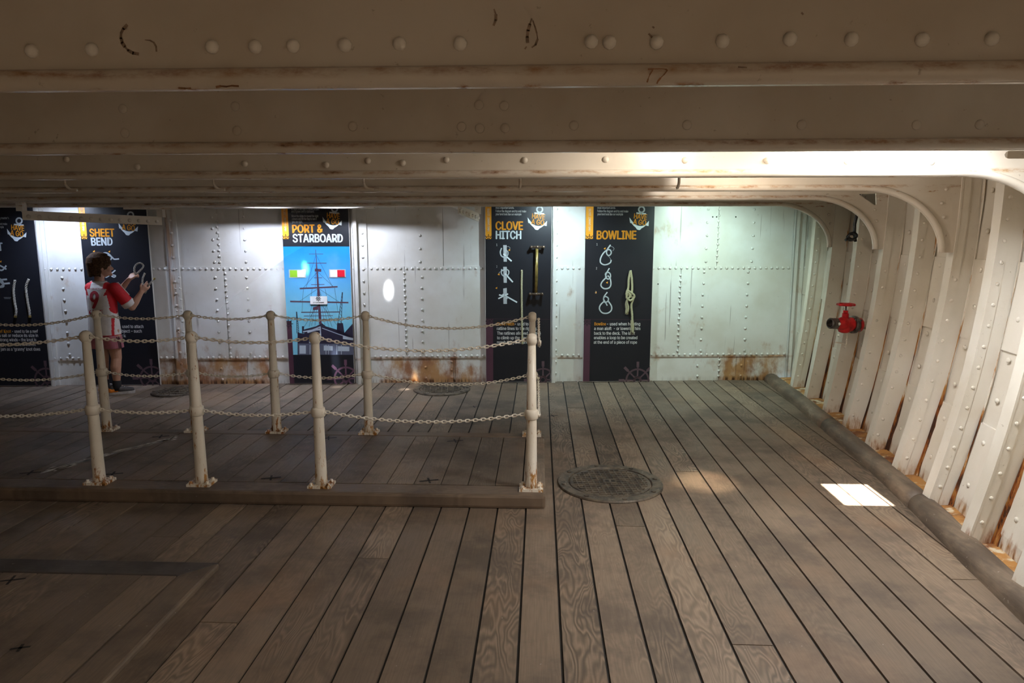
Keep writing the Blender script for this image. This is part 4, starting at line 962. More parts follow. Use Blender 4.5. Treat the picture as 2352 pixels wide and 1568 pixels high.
for a, b in (((430, 420), (350, 690)), ((432, 430), (560, 680)), ((440, 560), (330, 685)), ((442, 560), (570, 680)), ((445, 690), (300, 790)), ((450, 690), (610, 795)), ((448, 700), (395, 980)), ((448, 700), (420, 980)), ((452, 700), (500, 985)), ((452, 700), (530, 990)), ((445, 700), (375, 990)), ((455, 700), (555, 990)), ((430, 500), (440, 690)), ((425, 500), (425, 690)), ((443, 560), (455, 690)), ((330, 690), (320, 870)), ((575, 685), (600, 870)), ((455, 800), (330, 1000)), ((460, 800), (600, 985)), ((500, 690), (520, 790)), ((400, 690), (385, 790)), ((400, 800), (380, 900)), ((500, 800), (540, 900))):
    rig += b3.ribbon(P2([a, b]), 0.0028)
b3.polys(rig, 'rigging_print', 'ink_ship', 0.0003)
cr = []
for p, q, w0 in (((636, 720), (612, 985), 14), ((277, 872), (288, 1040), 8)):
    for sg in (-1, 1): cr += b3.ribbon(P2([(p[0]+sg*1.5, p[1]), (q[0]+sg*w0, q[1])]), 0.006)
    for k in range(10):
        t, t2 = k/10, (k+1)/10; f = lambda t, sg: (p[0]+(q[0]-p[0])*t + sg*(1.5+w0*t), p[1]+(q[1]-p[1])*t)
        cr += b3.ribbon(P2([f(t, -1), f(t2, 1)]), 0.004)
cr += [P2([(595, 960), (640, 960), (655, 1060), (590, 1060)]), P2([(320, 985), (335, 985), (335, 1040), (320, 1040)])]
b3.polys(cr, 'crane_print', 'ink_ship', 0.0003)
b3.polys([P2([(405, 838), (445, 826), (445, 856), (405, 860)])], 'flag_print', 'ink_plum', 0.0005)
b3.polys([[(0.004, 0.012), (b3.w-.004, 0.012), (b3.w-.004, q1), (0.004, q1)]], 'print_foot', 'ink_black', 0.0002)
b3.lev += 0.0004; b3.foot(655, 14, 737, (795, 869), 'ink_plumwheel'); b3.lev -= 0.0004
def slide(x0, x1, y0, y1, split, left, right):
    a, b = b3.px(x0, y1); c, d = b3.px(x1, y0); m = a + (c-a)*split
    b3.put(MB().box((a-.012, b-.008, OUT), (c+.012, d+.008, OUT+0.006)), 'slide_frame', 'ink_grey')
    b3.put(MB().box((a, b, OUT), (m, d, OUT+0.008)), 'slide_field', left); b3.put(MB().box((m, b, OUT), (c, d, OUT+0.010)), 'slide_shutter', right)
slide(667, 699.5, 620.5, 636, 0.5, 'ink_green', 'ink_white'); slide(759, 791.5, 620, 635.5, 0.5, 'ink_white', 'ink_red')
a, b = b3.px(713.5, 698.5); c, d = b3.px(751.5, 680); b3.put(MB().box((a, b, OUT), (c, d, OUT+0.012)), 'lift_flap', 'ink_white')
b3.lev += 0.0125; uu, vv = b3.px(732, 685.5); b3.wheel(uu, vv, 0.017, 'ink_black', w=0.004); b3.text('LIFT FLAP FOR ANSWER', 720, 695.5, 745, 695.5, 2.6, 'ink_black', 0.02); b3.lev -= 0.0125
# sheet bend
b2 = Board(UB(199.5), UB(354), 'black sheet bend board behind the child')
b2.tab(181, 187, 14)
b2.text('your knot look like our example', 204, 510.5, 262, 510.5, 4.5, 'ink_white', 0.01)
b2.text('SHEET', 206.5, 543, 264, 543, 17.5, 'ink_orange', 0.035, 'title_line'); b2.text('BEND', 210, 563.5, 259.5, 563, 17.5, 'ink_knot', 0.035, 'title_line'); b2.logo(300, 493.5)
K = [b2.ribbon(b2.smooth_px(c1([(795, 430), (815, 412), (845, 415), (872, 440), (868, 462), (840, 462), (830, 440), (850, 428), (878, 445), (895, 460), (930, 458)])), 0.014)]
K.append(b2.ribbon(b2.smooth_px(c1([(902, 548), (870, 575), (835, 600), (820, 590), (840, 570), (880, 582), (905, 590), (890, 600), (850, 575), (830, 565)])), 0.014) + b2.ribbon(R_(b2, c1([(905, 703), (960, 703)])), 0.014) + b2.ribbon(b2.smooth_px(c1([(905, 703), (870, 690), (850, 710), (880, 730), (900, 710)])), 0.014))
for q in K: b2.polys(q, 'knot_drawing', 'ink_knot')
b2.polys([R_(b2, c1(AR(855, 400))), R_(b2, c1(AR(735, 398)))], 'arrow', 'ink_orange')
for st, x0, y, x1 in (('- used to attach', 275, 753, 330), ('a rope to an object – such', 226, 763.5, 326), ('as a block', 243, 774, 290)): b2.text(st, x0, y, x1, y, 7.3, 'ink_white', 0.02)
b2.text('Sheet Bend', 227, 753, 271, 753, 7.3, 'ink_orange', 0.02); x, y = b2.px(350, 868); b2.wheel(x, y, 0.125, 'ink_wheel', 0.0002)
# reef knot, running out of the frame
b1 = Board(UB(107)-0.74, UB(107), 'black reef knot board cut off by the left edge, two ropes hanging on it')
b1.tab(-62, -54, 14)
b1.text('the sailing master’s', -20, 503, 21, 503, 5, 'ink_white', 0.01); b1.text('Follow the diagram and try and make', -52, 516.5, 17, 516.5, 5, 'ink_white', 0.01); b1.text('your knot look like our example', -50, 523.5, 9, 523.5, 5, 'ink_white', 0.01)
b1.text('REEF', -48, 547, 2, 547, 18, 'ink_orange', 0.035, 'title_line'); b1.text('KNOT', -46, 575.5, 8, 575.5, 18, 'ink_knot', 0.035, 'title_line'); b1.logo(44, 507)
K = [b1.ribbon(b1.smooth_px(c1([(-60, 530), (-20, 505), (20, 520), (48, 538)])), 0.016) + b1.ribbon(b1.smooth_px(c1([(-60, 505), (-10, 540), (20, 545), (48, 512)])), 0.016) + b1.ribbon(b1.smooth_px(c1([(-60, 640), (-10, 625), (20, 650), (75, 648)])), 0.018) + b1.ribbon(b1.smooth_px(c1([(-60, 660), (0, 675), (25, 655), (10, 625), (52, 618)])), 0.018) + b1.ribbon(b1.smooth_px(c1([(-40, 610), (10, 620), (30, 670), (0, 680)])), 0.016)]
for q in K: b1.polys(q, 'knot_drawing', 'ink_knot')
b1.polys([R_(b1, c1(AR(5, 478)))], 'arrow', 'ink_orange')
for st, x0, y, x1 in (('- used to tie a reef', 28, 764, 88), ('in a sail or reduce its size in', -10, 773.5, 88), ('strong winds – the knot is', -2, 783.5, 84), ('easy to undo and will not', 0, 794, 83), ('jam as a ‘granny’ knot does', 2, 805, 93)): b1.text(st, x0, y, x1, y, 7.3, 'ink_white', 0.02)
b1.text('Reef Knot', -10, 764, 26, 764, 7.3, 'ink_orange', 0.02); x, y = b1.px(108, 872); b1.wheel(x, y, 0.125, 'ink_wheel', 0.0002)
b1.polys(b1.ribbon(R_(b1, [(9, 683), (26, 683)]), 0.003) + b1.ribbon(R_(b1, [(10, 685.5), (24, 685.5)]), 0.003), 'fold_line', 'ink_grey')

# ---------------------------------------------------------------- things on the boards
def wpt(px, py, out): a, b = wall(px, py, out); return wp(a, b, out)
t = empty('brass_bar', tuple(wpt(1233, 620, OUT+0.06))); tag(t, 'vertical brass bar on two bronze brackets, mounted on the clove hitch board', 'bar')
MB().tube([wpt(1233.5, 567, OUT+0.065), wpt(1231, 675, OUT+0.065)], 0.0165, 16).build('tube', M['brass'], t, smooth=True)
for y in (567, 674):
    x = 1233.5 if y < 600 else 1230.5; mb = MB()
    c = wpt(x, y, OUT+0.0)
    for sg in (-1, 1):
        mb.tube([c + WU*sg*0.064 , c + WU*sg*0.064 + WN*0.075], 0.014, 10)
        mb.dome(c + WU*sg*0.064 + WN*0.075, WN, 0.017, 0.012, 10)
    mb.tube([c + WU*-0.066 + WN*0.062, c + WU*0.066 + WN*0.062], 0.013, 8); mb.lathe([(0.020, -0.014), (0.024, 0), (0.020, 0.014)], c + WN*0.065, (0, 0, 1), 14)
    mb.build('bracket', M['bronze'], t, smooth=True)
def rope(name, pts, r, label, mat='rope', group=None, ends=True):
    t = empty(name, tuple(pts[0])); tag(t, label, 'rope', group)
    P = [Vector(p) for p in pts]; Q = []
    for i in range(len(P)-1):
        p0, p1, p2, p3 = P[max(i-1, 0)], P[i], P[i+1], P[min(i+2, len(P)-1)]
        for k in range(6): u = k/6; Q.append(0.5*((2*p1) + (p2-p0)*u + (2*p0-5*p1+4*p2-p3)*u*u + (3*p1-p0-3*p2+p3)*u**3))
    Q.append(P[-1])
    # three laid strands
    D = [0]
    for a, b in zip(Q, Q[1:]): D.append(D[-1] + (b-a).length)
    n = max(12, int(D[-1]/0.008)); ref = None
    cen = []; j = 0
    for i in range(n+1):
        s = D[-1]*i/n
        while j < len(Q)-2 and D[j+1] < s: j += 1
        u = (s-D[j])/max(1e-9, D[j+1]-D[j]); cen.append(Q[j].lerp(Q[j+1], u))
    tw = 2*pi/(r*7)
    strands = [[], [], []]
    for i, c in enumerate(cen):
        d = (cen[min(i+1, n)] - cen[max(i-1, 0)]).normalized()
        if ref is None: ref = d.orthogonal().normalized()
        ref = (ref - d*ref.dot(d)).normalized(); e = d.cross(ref); s = D[-1]*i/n
        for k in range(3): a = s*tw + 2*pi*k/3; strands[k].append(c + (ref*cos(a) + e*sin(a))*r*0.48)
    for k in range(3): MB().tube(strands[k], r*0.56, 5).build('strand', M[mat], t, smooth=True)
    return t
G = 'practice ropes on the boards'
rope('practice_rope', [wpt(1198.5, 620, OUT+.014), wpt(1198, 660, OUT+.016), wpt(1198.3, 700, OUT+.018), wpt(1198.8, 745, OUT+.016), wpt(1200, 790, OUT+.016)], 0.0115, 'straight rope hanging down the clove hitch board', group=G)
t = rope('practice_rope', [wpt(34.5, 643, OUT+.014), wpt(31, 665, OUT+.014), wpt(33, 690, OUT+.014), wpt(37, 712, OUT+.014), wpt(35.5, 726, OUT+.014)], 0.0125, 'left one of two short grey ropes hanging on the reef knot board', 'rope_grey', G)
MB().tube([wpt(36, 724, OUT+.014), wpt(35.3, 729, OUT+.014)], 0.0135, 8).build('yellow_whipping', M['brass'], t)
t = rope('practice_rope', [wpt(66, 641, OUT+.014), wpt(59.5, 660, OUT+.014), wpt(63, 690, OUT+.014), wpt(67, 712, OUT+.014), wpt(68, 726, OUT+.014)], 0.0125, 'right one of two short grey ropes hanging on the reef knot board', 'rope_grey', G)
MB().tube([wpt(68.2, 724, OUT+.014), wpt(68.8, 729, OUT+.014)], 0.0135, 8).build('yellow_whipping', M['brass'], t)
# knotted bundle on the bowline board
t = rope('practice_rope', [wpt(1448, 622, OUT+.016), wpt(1444, 640, OUT+.02), wpt(1443, 662, OUT+.022), wpt(1439, 672, OUT+.03), wpt(1447, 680, OUT+.034), wpt(1441, 688, OUT+.02), wpt(1438, 700, OUT+.02), wpt(1440, 712, OUT+.018), wpt(1438, 719, OUT+.018)], 0.0125, 'knotted and frayed pale rope bundle hanging on the bowline board', group=G)
def more_rope(pts, r, nm='strand'):
    s = rope('tmp', pts, r, 'x'); 
    for c in list(s.children):
        m = c.matrix_world.copy(); c.parent = t; c.matrix_parent_inverse = t.matrix_basis.inverted(); c.name = nm
    bpy.data.objects.remove(s)
more_rope([wpt(1448, 621, OUT+.018), wpt(1451, 640, OUT+.02), wpt(1452, 665, OUT+.022), wpt(1449, 680, OUT+.036), wpt(1455, 684, OUT+.03), wpt(1450, 700, OUT+.022), wpt(1452, 725, OUT+.02), wpt(1452, 748, OUT+.02), wpt(1454, 764, OUT+.018)], 0.0125)
more_rope([wpt(1444, 668, OUT+.04), wpt(1453, 674, OUT+.045), wpt(1457, 681, OUT+.04), wpt(1448, 690, OUT+.04), wpt(1439, 682, OUT+.04), wpt(1444, 668, OUT+.036)], 0.012)
more_rope([wpt(1437, 676, OUT+.03), wpt(1444, 672, OUT+.04), wpt(1448, 680, OUT+.045), wpt(1440, 690, OUT+.035), wpt(1443, 706, OUT+.025), wpt(1442, 716, OUT+.02)], 0.011)
for k in range(7):
    x = 1450 + k*0.9; MB().tube([wpt(x-1, 735, OUT+.016+.004*(k % 3)), wpt(x-.5+random.uniform(-1.5, 1.5), 752, OUT+.018), wpt(x+random.uniform(-2.5, 2), 764+random.uniform(-4, 5), OUT+.012)], 0.004, 5).build('frayed_yarn', M['rope'], t)
for k in range(5):
    x = 1437 + k*1.3; MB().tube([wpt(x, 705, OUT+.018), wpt(x+random.uniform(-2, 2), 716, OUT+.018), wpt(x+random.uniform(-2.5, 2), 722+random.uniform(-3, 3), OUT+.012)], 0.004, 5).build('frayed_yarn', M['rope'], t)

# ---------------------------------------------------------------- the child at the sheet bend board
M['skin'] = plain('skin', (0.52, 0.285, 0.19), 0.5, 0, 0.08, 12); M['lips'] = plain('lips', (0.45, 0.17, 0.13), 0.5)
M['hair'] = plain('brown_hair', (0.070, 0.038, 0.020), 0.75, 0, 0.5, 60, 0.12)
M['shirt_white'] = plain('off_white_jersey', (0.70, 0.66, 0.63), 0.75, 0, 0.06, 20); M['shirt_red'] = plain('red_jersey', (0.58, 0.010, 0.018), 0.7, 0, 0.12, 20)
M['shirt_print'] = plain('red_jersey_print', (0.42, 0.03, 0.05), 0.7, 0, 0.1, 60)
M['shorts'] = plain('dusty_pink_shorts', (0.42, 0.14, 0.17), 0.75, 0, 0.12, 20); M['navy'] = plain('dark_stripes', (0.05, 0.02, 0.035), 0.7)
M['sock'] = plain('black_sock', (0.012, 0.011, 0.012), 0.8); M['shoe'] = plain('dark_grey_shoe', (0.06, 0.055, 0.055), 0.6); M['sole'] = plain('grey_shoe_sole', (0.45, 0.42, 0.40), 0.6)
M['shoe_orange'] = plain('orange_heel', (0.75, 0.22, 0.02), 0.5); M['eye'] = plain('dark_eye', (0.02, 0.015, 0.012), 0.2); M['eye_white'] = plain('eye_white', (0.7, 0.68, 0.65), 0.3)
TH = radians(3); BX, BY = -4.405, 6.68
RV, FV = Vector((cos(TH), -sin(TH), 0)), Vector((sin(TH), cos(TH), 0))
def B(r, f, z): return Vector((BX, BY, 0)) + RV*r + FV*f + Vector((0, 0, z))
def capsule(bm, p0, r0, p1, r1, n=14):
    p0, p1 = Vector(p0), Vector(p1); d = (p1-p0); L = d.length; d.normalize(); prof = []
    for k in range(5): a = -pi/2 + pi/2*k/5; prof.append((max(1e-4, r0*cos(a)), r0*sin(a)))
    prof += [(r0, 0), (r1, L)]
    for k in range(1, 6): a = pi/2*k/5; prof.append((max(1e-4, r1*cos(a)), L + r1*sin(a)))
    bm.lathe(prof, p0, d, n)
def ellipsoid(bm, c, rx, ry, rz, rot=TH, n=18):
    """rx along right, ry forward, rz up, after turning by rot"""
    c = Vector(c); a, b = Vector((cos(rot), -sin(rot), 0)), Vector((sin(rot), cos(rot), 0)); vs, fs = [], []; m = 12
    for i in range(m+1):
        t = -pi/2 + pi*i/m; q = max(1e-3, cos(t))
        for j in range(n): s = 2*pi*j/n; vs.append(c + a*rx*q*cos(s) + b*ry*q*sin(s) + Vector((0, 0, rz*sin(t))))
    for i in range(m):
        for j in range(n): fs.append((i*n+j, i*n+(j+1) % n, (i+1)*n+(j+1) % n, (i+1)*n+j))
    fs += [tuple(reversed(range(n))), tuple(m*n+j for j in range(n))]; bm.add(vs, fs)
def rings(bm, R_, n=24, rot=TH):
    """loft of ellipses: (centre, rx, ry)"""
    a, b = Vector((cos(rot), -sin(rot), 0)), Vector((sin(rot), cos(rot), 0)); vs, fs = [], []
    for c, rx, ry in R_:
        for j in range(n):
            s = 2*pi*j/n; cx, sx = cos(s), sin(s); e = 0.82
            vs.append(Vector(c) + a*rx*math.copysign(abs(cx)**e, cx) + b*ry*math.copysign(abs(sx)**e, sx))
    for i in range(len(R_)-1):
        for j in range(n): fs.append((i*n+j, i*n+(j+1) % n, (i+1)*n+(j+1) % n, (i+1)*n+j))
    fs += [tuple(reversed(range(n))), tuple((len(R_)-1)*n+j for j in range(n))]; bm.add(vs, fs)
def fuse(bm, name, mat, parent, voxel=0.006, smooth=3):
    me = bm.mesh(name); o = bpy.data.objects.new(name, me); COL.objects.link(o)
    md = o.modifiers.new('remesh', 'REMESH'); md.mode = 'VOXEL'; md.voxel_size = voxel
    dg = bpy.context.evaluated_depsgraph_get(); m2 = bpy.data.meshes.new_from_object(o.evaluated_get(dg)); bpy.data.objects.remove(o)
    b = bmesh.new(); b.from_mesh(m2)
    for _ in range(smooth): bmesh.ops.smooth_vert(b, verts=b.verts, factor=0.5, use_axis_x=True, use_axis_y=True, use_axis_z=True)
    b.to_mesh(m2); b.free(); m2.materials.clear(); return link(name, m2, M[mat], parent, True)
kid = empty('person', (BX, BY, 0)); tag(kid, 'child in white and red football shirt and pink shorts holding two ropes', 'person')
SH_R, SH_L = B(0.145, 0.0, 1.085), B(-0.132, 0.045, 1.085)
EL_R, WR_R = B(0.245, 0.10, 0.885), Vector((-4.060, 6.800, 1.045))
EL_L, WR_L = B(-0.02, 0.22, 0.975), Vector((-4.235, 6.890, 1.165))
HEAD = B(-0.02, 0.045, 1.300); HR = TH + radians(40)
ha, hb = Vector((cos(HR), -sin(HR), 0)), Vector((sin(HR), cos(HR), 0))
def Hd(r, f, z): return HEAD + ha*r + hb*f + Vector((0, 0, z))
KN_R, KN_L = B(0.082, 0.025, 0.375), B(-0.075, 0.05, 0.375); AN_R, AN_L = B(0.085, -0.01, 0.085), B(-0.085, 0.05, 0.085)
bd = MB()
ellipsoid(bd, Hd(0, 0, 0.02), 0.076, 0.095, 0.100, HR); ellipsoid(bd, Hd(0, 0.028, -0.035), 0.058, 0.068, 0.072, HR)      # skull, jaw
ellipsoid(bd, Hd(0, 0.088, -0.08), 0.024, 0.018, 0.018, HR)                                                              # chin
capsule(bd, Hd(0, 0.092, 0.0), 0.009, Hd(0, 0.108, -0.026), 0.013)                                                        # nose
for s in (-1, 1):
    ellipsoid(bd, Hd(s*0.076, -0.005, -0.012), 0.010, 0.020, 0.030, HR); ellipsoid(bd, Hd(s*0.038, 0.065, -0.03), 0.026, 0.026, 0.026, HR)
capsule(bd, B(-0.01, 0.0, 1.09), 0.050, Hd(0, -0.015, -0.07), 0.043)
rings(bd, [(B(0, 0, 0.62), 0.115, 0.085), (B(0, 0, 0.72), 0.118, 0.085), (B(0, 0, 0.84), 0.105, 0.075), (B(0, 0, 1.0), 0.122, 0.082), (B(0, 0, 1.085), 0.130, 0.066), (B(0, 0, 1.12), 0.075, 0.055)])
for sh, el, wr in ((SH_R, EL_R, WR_R), (SH_L, EL_L, WR_L)):
    capsule(bd, sh, 0.046, el, 0.034); capsule(bd, el, 0.034, el.lerp(wr, 0.35), 0.036); capsule(bd, el.lerp(wr, 0.35), 0.036, wr, 0.022)
for s, hip, kn, an in ((1, B(0.072, 0, 0.66), KN_R, AN_R), (-1, B(-0.072, 0.01, 0.66), KN_L, AN_L)):
    capsule(bd, hip, 0.080, kn, 0.050); calf = kn.lerp(an, 0.32) - FV*0.014
    capsule(bd, kn, 0.048, calf, 0.051); capsule(bd, calf, 0.051, kn.lerp(an, 0.8), 0.034); capsule(bd, kn.lerp(an, 0.8), 0.034, an, 0.033)
    capsule(bd, an, 0.032, an + FV*0.10 - Vector((0, 0, 0.045)), 0.026)
def hand(bm, wr, d, nrm, curl, thumb, spread_=0.1):
    """palm along d, back of the hand facing nrm; five fingers of their own lengths"""
    d = Vector(d).normalized(); nrm = Vector(nrm); nrm = (nrm - d*nrm.dot(d)).normalized(); s = d.cross(nrm)*thumb
    for o in (-0.020, -0.007, 0.007, 0.020): capsule(bm, wr + s*o*0.6, 0.014, wr + d*0.062 + s*o*1.15, 0.0115, 8)
    for k, (o, L) in enumerate(((0.026, 0.052), (0.009, 0.060), (-0.009, 0.056), (-0.026, 0.043))):
        p = wr + d*0.064 + s*o; v = (d + s*o*spread_*40*0.2).normalized(); c = curl[k]
        for q, f in enumerate((0.42, 0.32, 0.26)):
            ang = c*(q+0.6); w = v*cos(ang) - nrm*sin(ang); p2 = p + w*L*f; capsule(bm, p, 0.0088-0.0008*q, p2, 0.0080-0.0008*q, 8); p = p2
    p = wr + d*0.020 + s*0.024; v = (d*0.75 + s*0.75 - nrm*0.25).normalized()
    p2 = p + v*0.030; capsule(bm, p, 0.0125, p2, 0.010, 8); v = (d*0.95 + s*0.2 - nrm*0.45).normalized(); capsule(bm, p2, 0.010, p2 + v*0.026, 0.0078, 8)
hand(bd, WR_R, (0.62, 0.25, 0.72), (0.55, -0.80, -0.2), (0.15, 0.55, 0.7, 0.8), -1)
hand(bd, WR_L, (0.72, 0.28, 0.62), (-0.2, -0.85, 0.45), (0.7, 0.8, 0.8, 0.85), -1)
fuse(bd, 'body', 'skin', kid, 0.0050, 2)
for s in (-1, 1):
    mb = MB(); ellipsoid(mb, Hd(s*0.032, 0.083, 0.005), 0.013, 0.010, 0.009, HR, 12); mb.build('eye', M['eye_white'], kid, smooth=True)
    mb = MB(); ellipsoid(mb, Hd(s*0.033, 0.0915, 0.005), 0.0055, 0.003, 0.0055, HR, 10); mb.build('iris', M['eye'], kid, smooth=True)
    MB().tube([Hd(s*0.018, 0.094, 0.022), Hd(s*0.034, 0.091, 0.027), Hd(s*0.048, 0.08, 0.022)], 0.0035, 6).build('eyebrow', M['hair'], kid)
MB().tube([Hd(-0.020, 0.092, -0.055), Hd(0, 0.099, -0.054), Hd(0.020, 0.092, -0.055)], 0.0045, 6).build('mouth', M['lips'], kid, smooth=True)
# hair: a cap of thick locks falling from the crown
hr = MB(); ellipsoid(hr, Hd(0, -0.012, 0.038), 0.091, 0.106, 0.106, HR); ellipsoid(hr, Hd(0, -0.045, -0.03), 0.074, 0.062, 0.072, HR)
random.seed(11)
for k in range(90):
    a = 2*pi*k/90 + random.uniform(-.05, .05); back = -cos(a)                     # a = 0 is the brow
    r0, f0 = 0.086*sin(a), 0.098*cos(a) - 0.012
    end = 0.050 if back < -0.55 else (-0.02 if back < 0.1 else -0.085 + random.uniform(-.012, .006))
    P = [Hd(r0*0.12, f0*0.12 - 0.02, 0.140), Hd(r0*0.60, f0*0.62, 0.124), Hd(r0*0.92, f0*0.94, 0.088), Hd(r0*1.05, f0*1.05, 0.040), Hd(r0*(1.02 if end > 0 else 0.90), f0*(1.05 if end > 0 else 0.93) - (0.0 if back < 0.3 else 0.004), end)]
    for p, q in zip(P, P[1:]): capsule(hr, p, 0.011, q, 0.010 if q is not P[-1] else 0.006, 7)
fuse(hr, 'hair', 'hair', kid, 0.0050, 1)
# jersey: torso with short red sleeves
sh = MB()
rings(sh, [(B(0, 0.0, 0.612), 0.150, 0.112), (B(0, 0, 0.66), 0.150, 0.112), (B(0, 0, 0.76), 0.144, 0.104), (B(0, 0, 0.86), 0.138, 0.098), (B(0, 0, 1.0), 0.142, 0.097), (B(0, 0, 1.08), 0.146, 0.080), (B(0, 0, 1.12), 0.112, 0.062), (B(-0.005, 0, 1.15), 0.068, 0.055)])
for a in (SH_R, SH_L): capsule(sh, B(0, 0, 1.07), 0.060, a, 0.056)
jersey = fuse(sh, 'jersey', 'shirt_white', kid, 0.006, 4)
jm = jersey.data; jm.materials.append(M['shirt_red'])
for p in jm.polygons:
    c = p.center - Vector((BX, BY, 0)); r, f, z = c.dot(RV), c.dot(FV), c.z
    red = (z > 1.02 and abs(r) > 0.135 - 0.45*(1.145-z)) or (z > 1.085 and abs(r) > 0.066) or z < 0.622
    edge = 0.118 if z > 0.86 else 0.118 + 0.10*(0.86-z)
    if 0.80 < z <= 1.022 and abs(r) > 0.110 + 0.10*(1.0-z)*(1 if z > .9 else 0.5) + max(0, 0.87-z)*0.55: red = True
    if z <= 0.80 and 0.125 < abs(r) < 0.139 and f < 0: red = True
    if red: p.material_index = 1
for nm, a, el in (('sleeve', SH_R, EL_R), ('sleeve', SH_L, EL_L)):
    sl = MB(); e = a.lerp(el, 0.70); capsule(sl, a, 0.062, e, 0.060); so = fuse(sl, nm, 'shirt_red', kid, 0.006, 2)
    d = (el-a).normalized(); MB().lathe([(0.0625, -0.006), (0.0645, 0.0), (0.0640, 0.042), (0.050, 0.052)], e, d, 20).build('cuff', M['shirt_white'], so, smooth=True)
    # three pale shoulder stripes
    n_ = (Vector((0, 0, 1)) - d*d.z).normalized(); s_ = d.cross(n_)
    for k in (-1, 0, 1):
        pts = [a + d*t*0.16 - d*0.03 + (n_*cos(0.30*k-.15) + s_*sin(0.30*k-.15))*(0.0635) for t in (0, .25, .5, .75, 1)]
        MB().tube(pts, 0.0045, 5).build('stripe', M['shirt_white'], so)
MB().tube([B(-0.005, 0, 1.153) + RV*0.062*cos(a) + FV*0.05*sin(a) for a in [2*pi*j/20 for j in range(20)]], 0.008, 6, closed=True).build('collar', M['shirt_white'], jersey, smooth=True)
# the back print, laid onto the cloth
bvh = BVHTree.FromPolygons([v.co.copy() for v in jm.vertices], [tuple(p.vertices) for p in jm.polygons])
def back_print(s, rc, z, w, h, mat, bold=0.03, name='back_print', outline=0):
    me = glyph_mesh(s, bold); xs = [v.co.x for v in me.vertices]; ys = [v.co.y for v in me.vertices]
    bm = bmesh.new(); bm.from_mesh(me); bmesh.ops.subdivide_edges(bm, edges=[e for e in bm.edges if e.calc_length() > 0.15], cuts=3); bmesh.ops.triangulate(bm, faces=bm.faces[:]); bm.to_mesh(me); bm.free()
    x0, x1, y0, y1 = min(xs), max(xs), min(ys), max(ys)
    for v in me.vertices:
        r = rc - w/2 + w*(v.co.x-x0)/(x1-x0); zz = z + h*(v.co.y-y0)/(y1-y0)
        hit = bvh.ray_cast(B(r, -0.5, zz), FV)[0]; v.co = (hit if hit else B(r, -0.1, zz)) - FV*0.0022
    o = link(name, me, M[mat], None); me.materials.clear(); me.materials.append(M[mat]); o.parent = jersey; return o
back_print('FC BAYERN MÜNCHEN', -0.008, 1.080, 0.185, 0.018, 'shirt_print', 0.01)
back_print('9', -0.010, 0.890, 0.100, 0.178, 'shirt_print', 0.035)
back_print('KANE', -0.010, 0.838, 0.155, 0.040, 'shirt_print', 0.012)
# shorts
st = MB(); rings(st, [(B(0, 0, 0.58), 0.128, 0.100), (B(0, 0, 0.70), 0.126, 0.098), (B(0, 0, 0.72), 0.12, 0.09)])
for s in (-1, 1): rings(st, [(B(s*0.078, 0.012, 0.478), 0.080, 0.092), (B(s*0.075, 0.008, 0.54), 0.078, 0.095), (B(s*0.066, 0.0, 0.64), 0.070, 0.098)])
shorts = fuse(st, 'shorts', 'shorts', kid, 0.006, 2)
for k in range(3):
    MB().tube([B(0.150 - 0.004*abs(k-1), -0.035 + 0.018*k, 0.60), B(0.160, -0.035 + 0.018*k, 0.53), B(0.163, -0.033 + 0.018*k, 0.482)], 0.0035, 5).build('stripe', M['navy'], shorts)
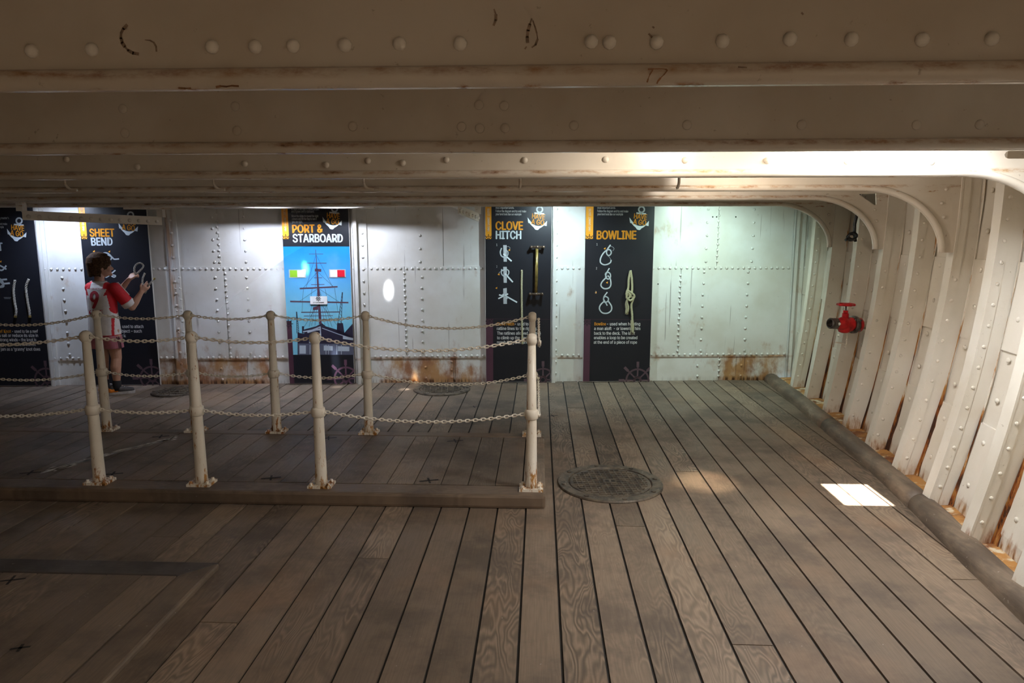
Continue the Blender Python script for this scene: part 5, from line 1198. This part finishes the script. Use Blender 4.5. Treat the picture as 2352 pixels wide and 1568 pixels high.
# socks and shoes
for s, an, kn, yaw in ((1, AN_R, KN_R, radians(62)), (-1, AN_L, KN_L, radians(15))):
    d = (kn-an).normalized(); so = MB(); so.lathe([(0.040, -0.045), (0.041, 0.0), (0.040, 0.055), (0.0365, 0.058)], an, d, 16); so.build('sock', M['sock'], kid, smooth=True)
    fd = Vector((sin(yaw), cos(yaw), 0)); fs_ = Vector((cos(yaw), -sin(yaw), 0)); g = Vector((an.x, an.y, 0.002))
    def foot(l, w, z): return g + fd*l + fs_*w + Vector((0, 0, z))
    up = MB()
    capsule(up, foot(-0.035, 0, 0.055), 0.034, foot(0.03, 0, 0.052), 0.037); capsule(up, foot(0.03, 0, 0.050), 0.038, foot(0.125, 0, 0.036), 0.030); capsule(up, foot(-0.045, 0, 0.04), 0.030, foot(-0.04, 0, 0.075), 0.026)
    shoe = fuse(up, 'shoe', 'shoe', kid, 0.005, 2)
    def outl(k): return [foot(l*k, w*k, 0) for l, w in ((-0.080, 0), (-0.070, 0.028), (-0.03, 0.037), (0.04, 0.040), (0.10, 0.042), (0.145, 0.028), (0.160, 0), (0.145, -0.028), (0.10, -0.042), (0.04, -0.036), (-0.03, -0.035), (-0.070, -0.028))]
    mb = MB(); A_, B_ = outl(1.0), outl(1.02); n = len(A_)
    mb.add(A_ + [p + Vector((0, 0, 0.030)) for p in B_], [tuple(reversed(range(n))), tuple(range(n, 2*n))] + [(q, (q+1) % n, n+(q+1) % n, n+q) for q in range(n)]); mb.build('sole', M['sole'], shoe, bevel=0.005)
    hp = MB(); capsule(hp, foot(-0.050, 0.004, 0.040), 0.0325, foot(-0.01, 0.012, 0.045), 0.030); fuse(hp, 'heel_patch', 'shoe_orange', shoe, 0.005, 1)
    for q in range(3): MB().tube([foot(0.045+0.02*q, -0.02, 0.082-0.008*q), foot(0.05+0.02*q, 0, 0.088-0.008*q), foot(0.045+0.02*q, 0.02, 0.082-0.008*q)], 0.003, 5).build('lace', M['sole'], shoe)
# the two ropes the child holds
hl = WR_L + Vector((0.72, 0.28, 0.62)).normalized()*0.075
E_ = Vector((0.9, 0.2, 0.0)).normalized(); Z_ = Vector((0, 0, 1))
rope('practice_rope', [hl - E_*0.03 - Z_*0.035, hl + E_*0.0 - Z_*0.005, hl + E_*0.045 + Z_*0.035, hl + E_*0.085 + Z_*0.085, hl + E_*0.06 + Z_*0.118, hl + E_*0.015 + Z_*0.10, hl - E_*0.005 + Z_*0.05, hl + E_*0.005 + Z_*0.0, hl + E_*0.02 - Z_*0.03], 0.0095, 'rope bent into a loop in the child’s raised left hand', 'rope_grey', G)
hr_ = WR_R + Vector((0.62, 0.25, 0.72)).normalized()*0.07
t = rope('practice_rope', [hr_ + Vector((0.075, 0.02, 0.075)), hr_ + Vector((0.03, 0.005, 0.022)), hr_ + Vector((0, 0.012, -0.01)), hr_ + Vector((-0.05, 0.05, -0.07)), hr_ + Vector((-0.085, 0.08, -0.03)), hr_ + Vector((-0.090, 0.09, 0.06)), hr_ + Vector((-0.065, 0.10, 0.13))], 0.0095, 'second rope held in the child’s right hand, end with yellow whipping', 'rope_grey', G)
MB().tube([hr_ + Vector((0.070, 0.019, 0.068)), hr_ + Vector((0.082, 0.022, 0.084))], 0.0105, 8).build('yellow_whipping', M['brass'], t)
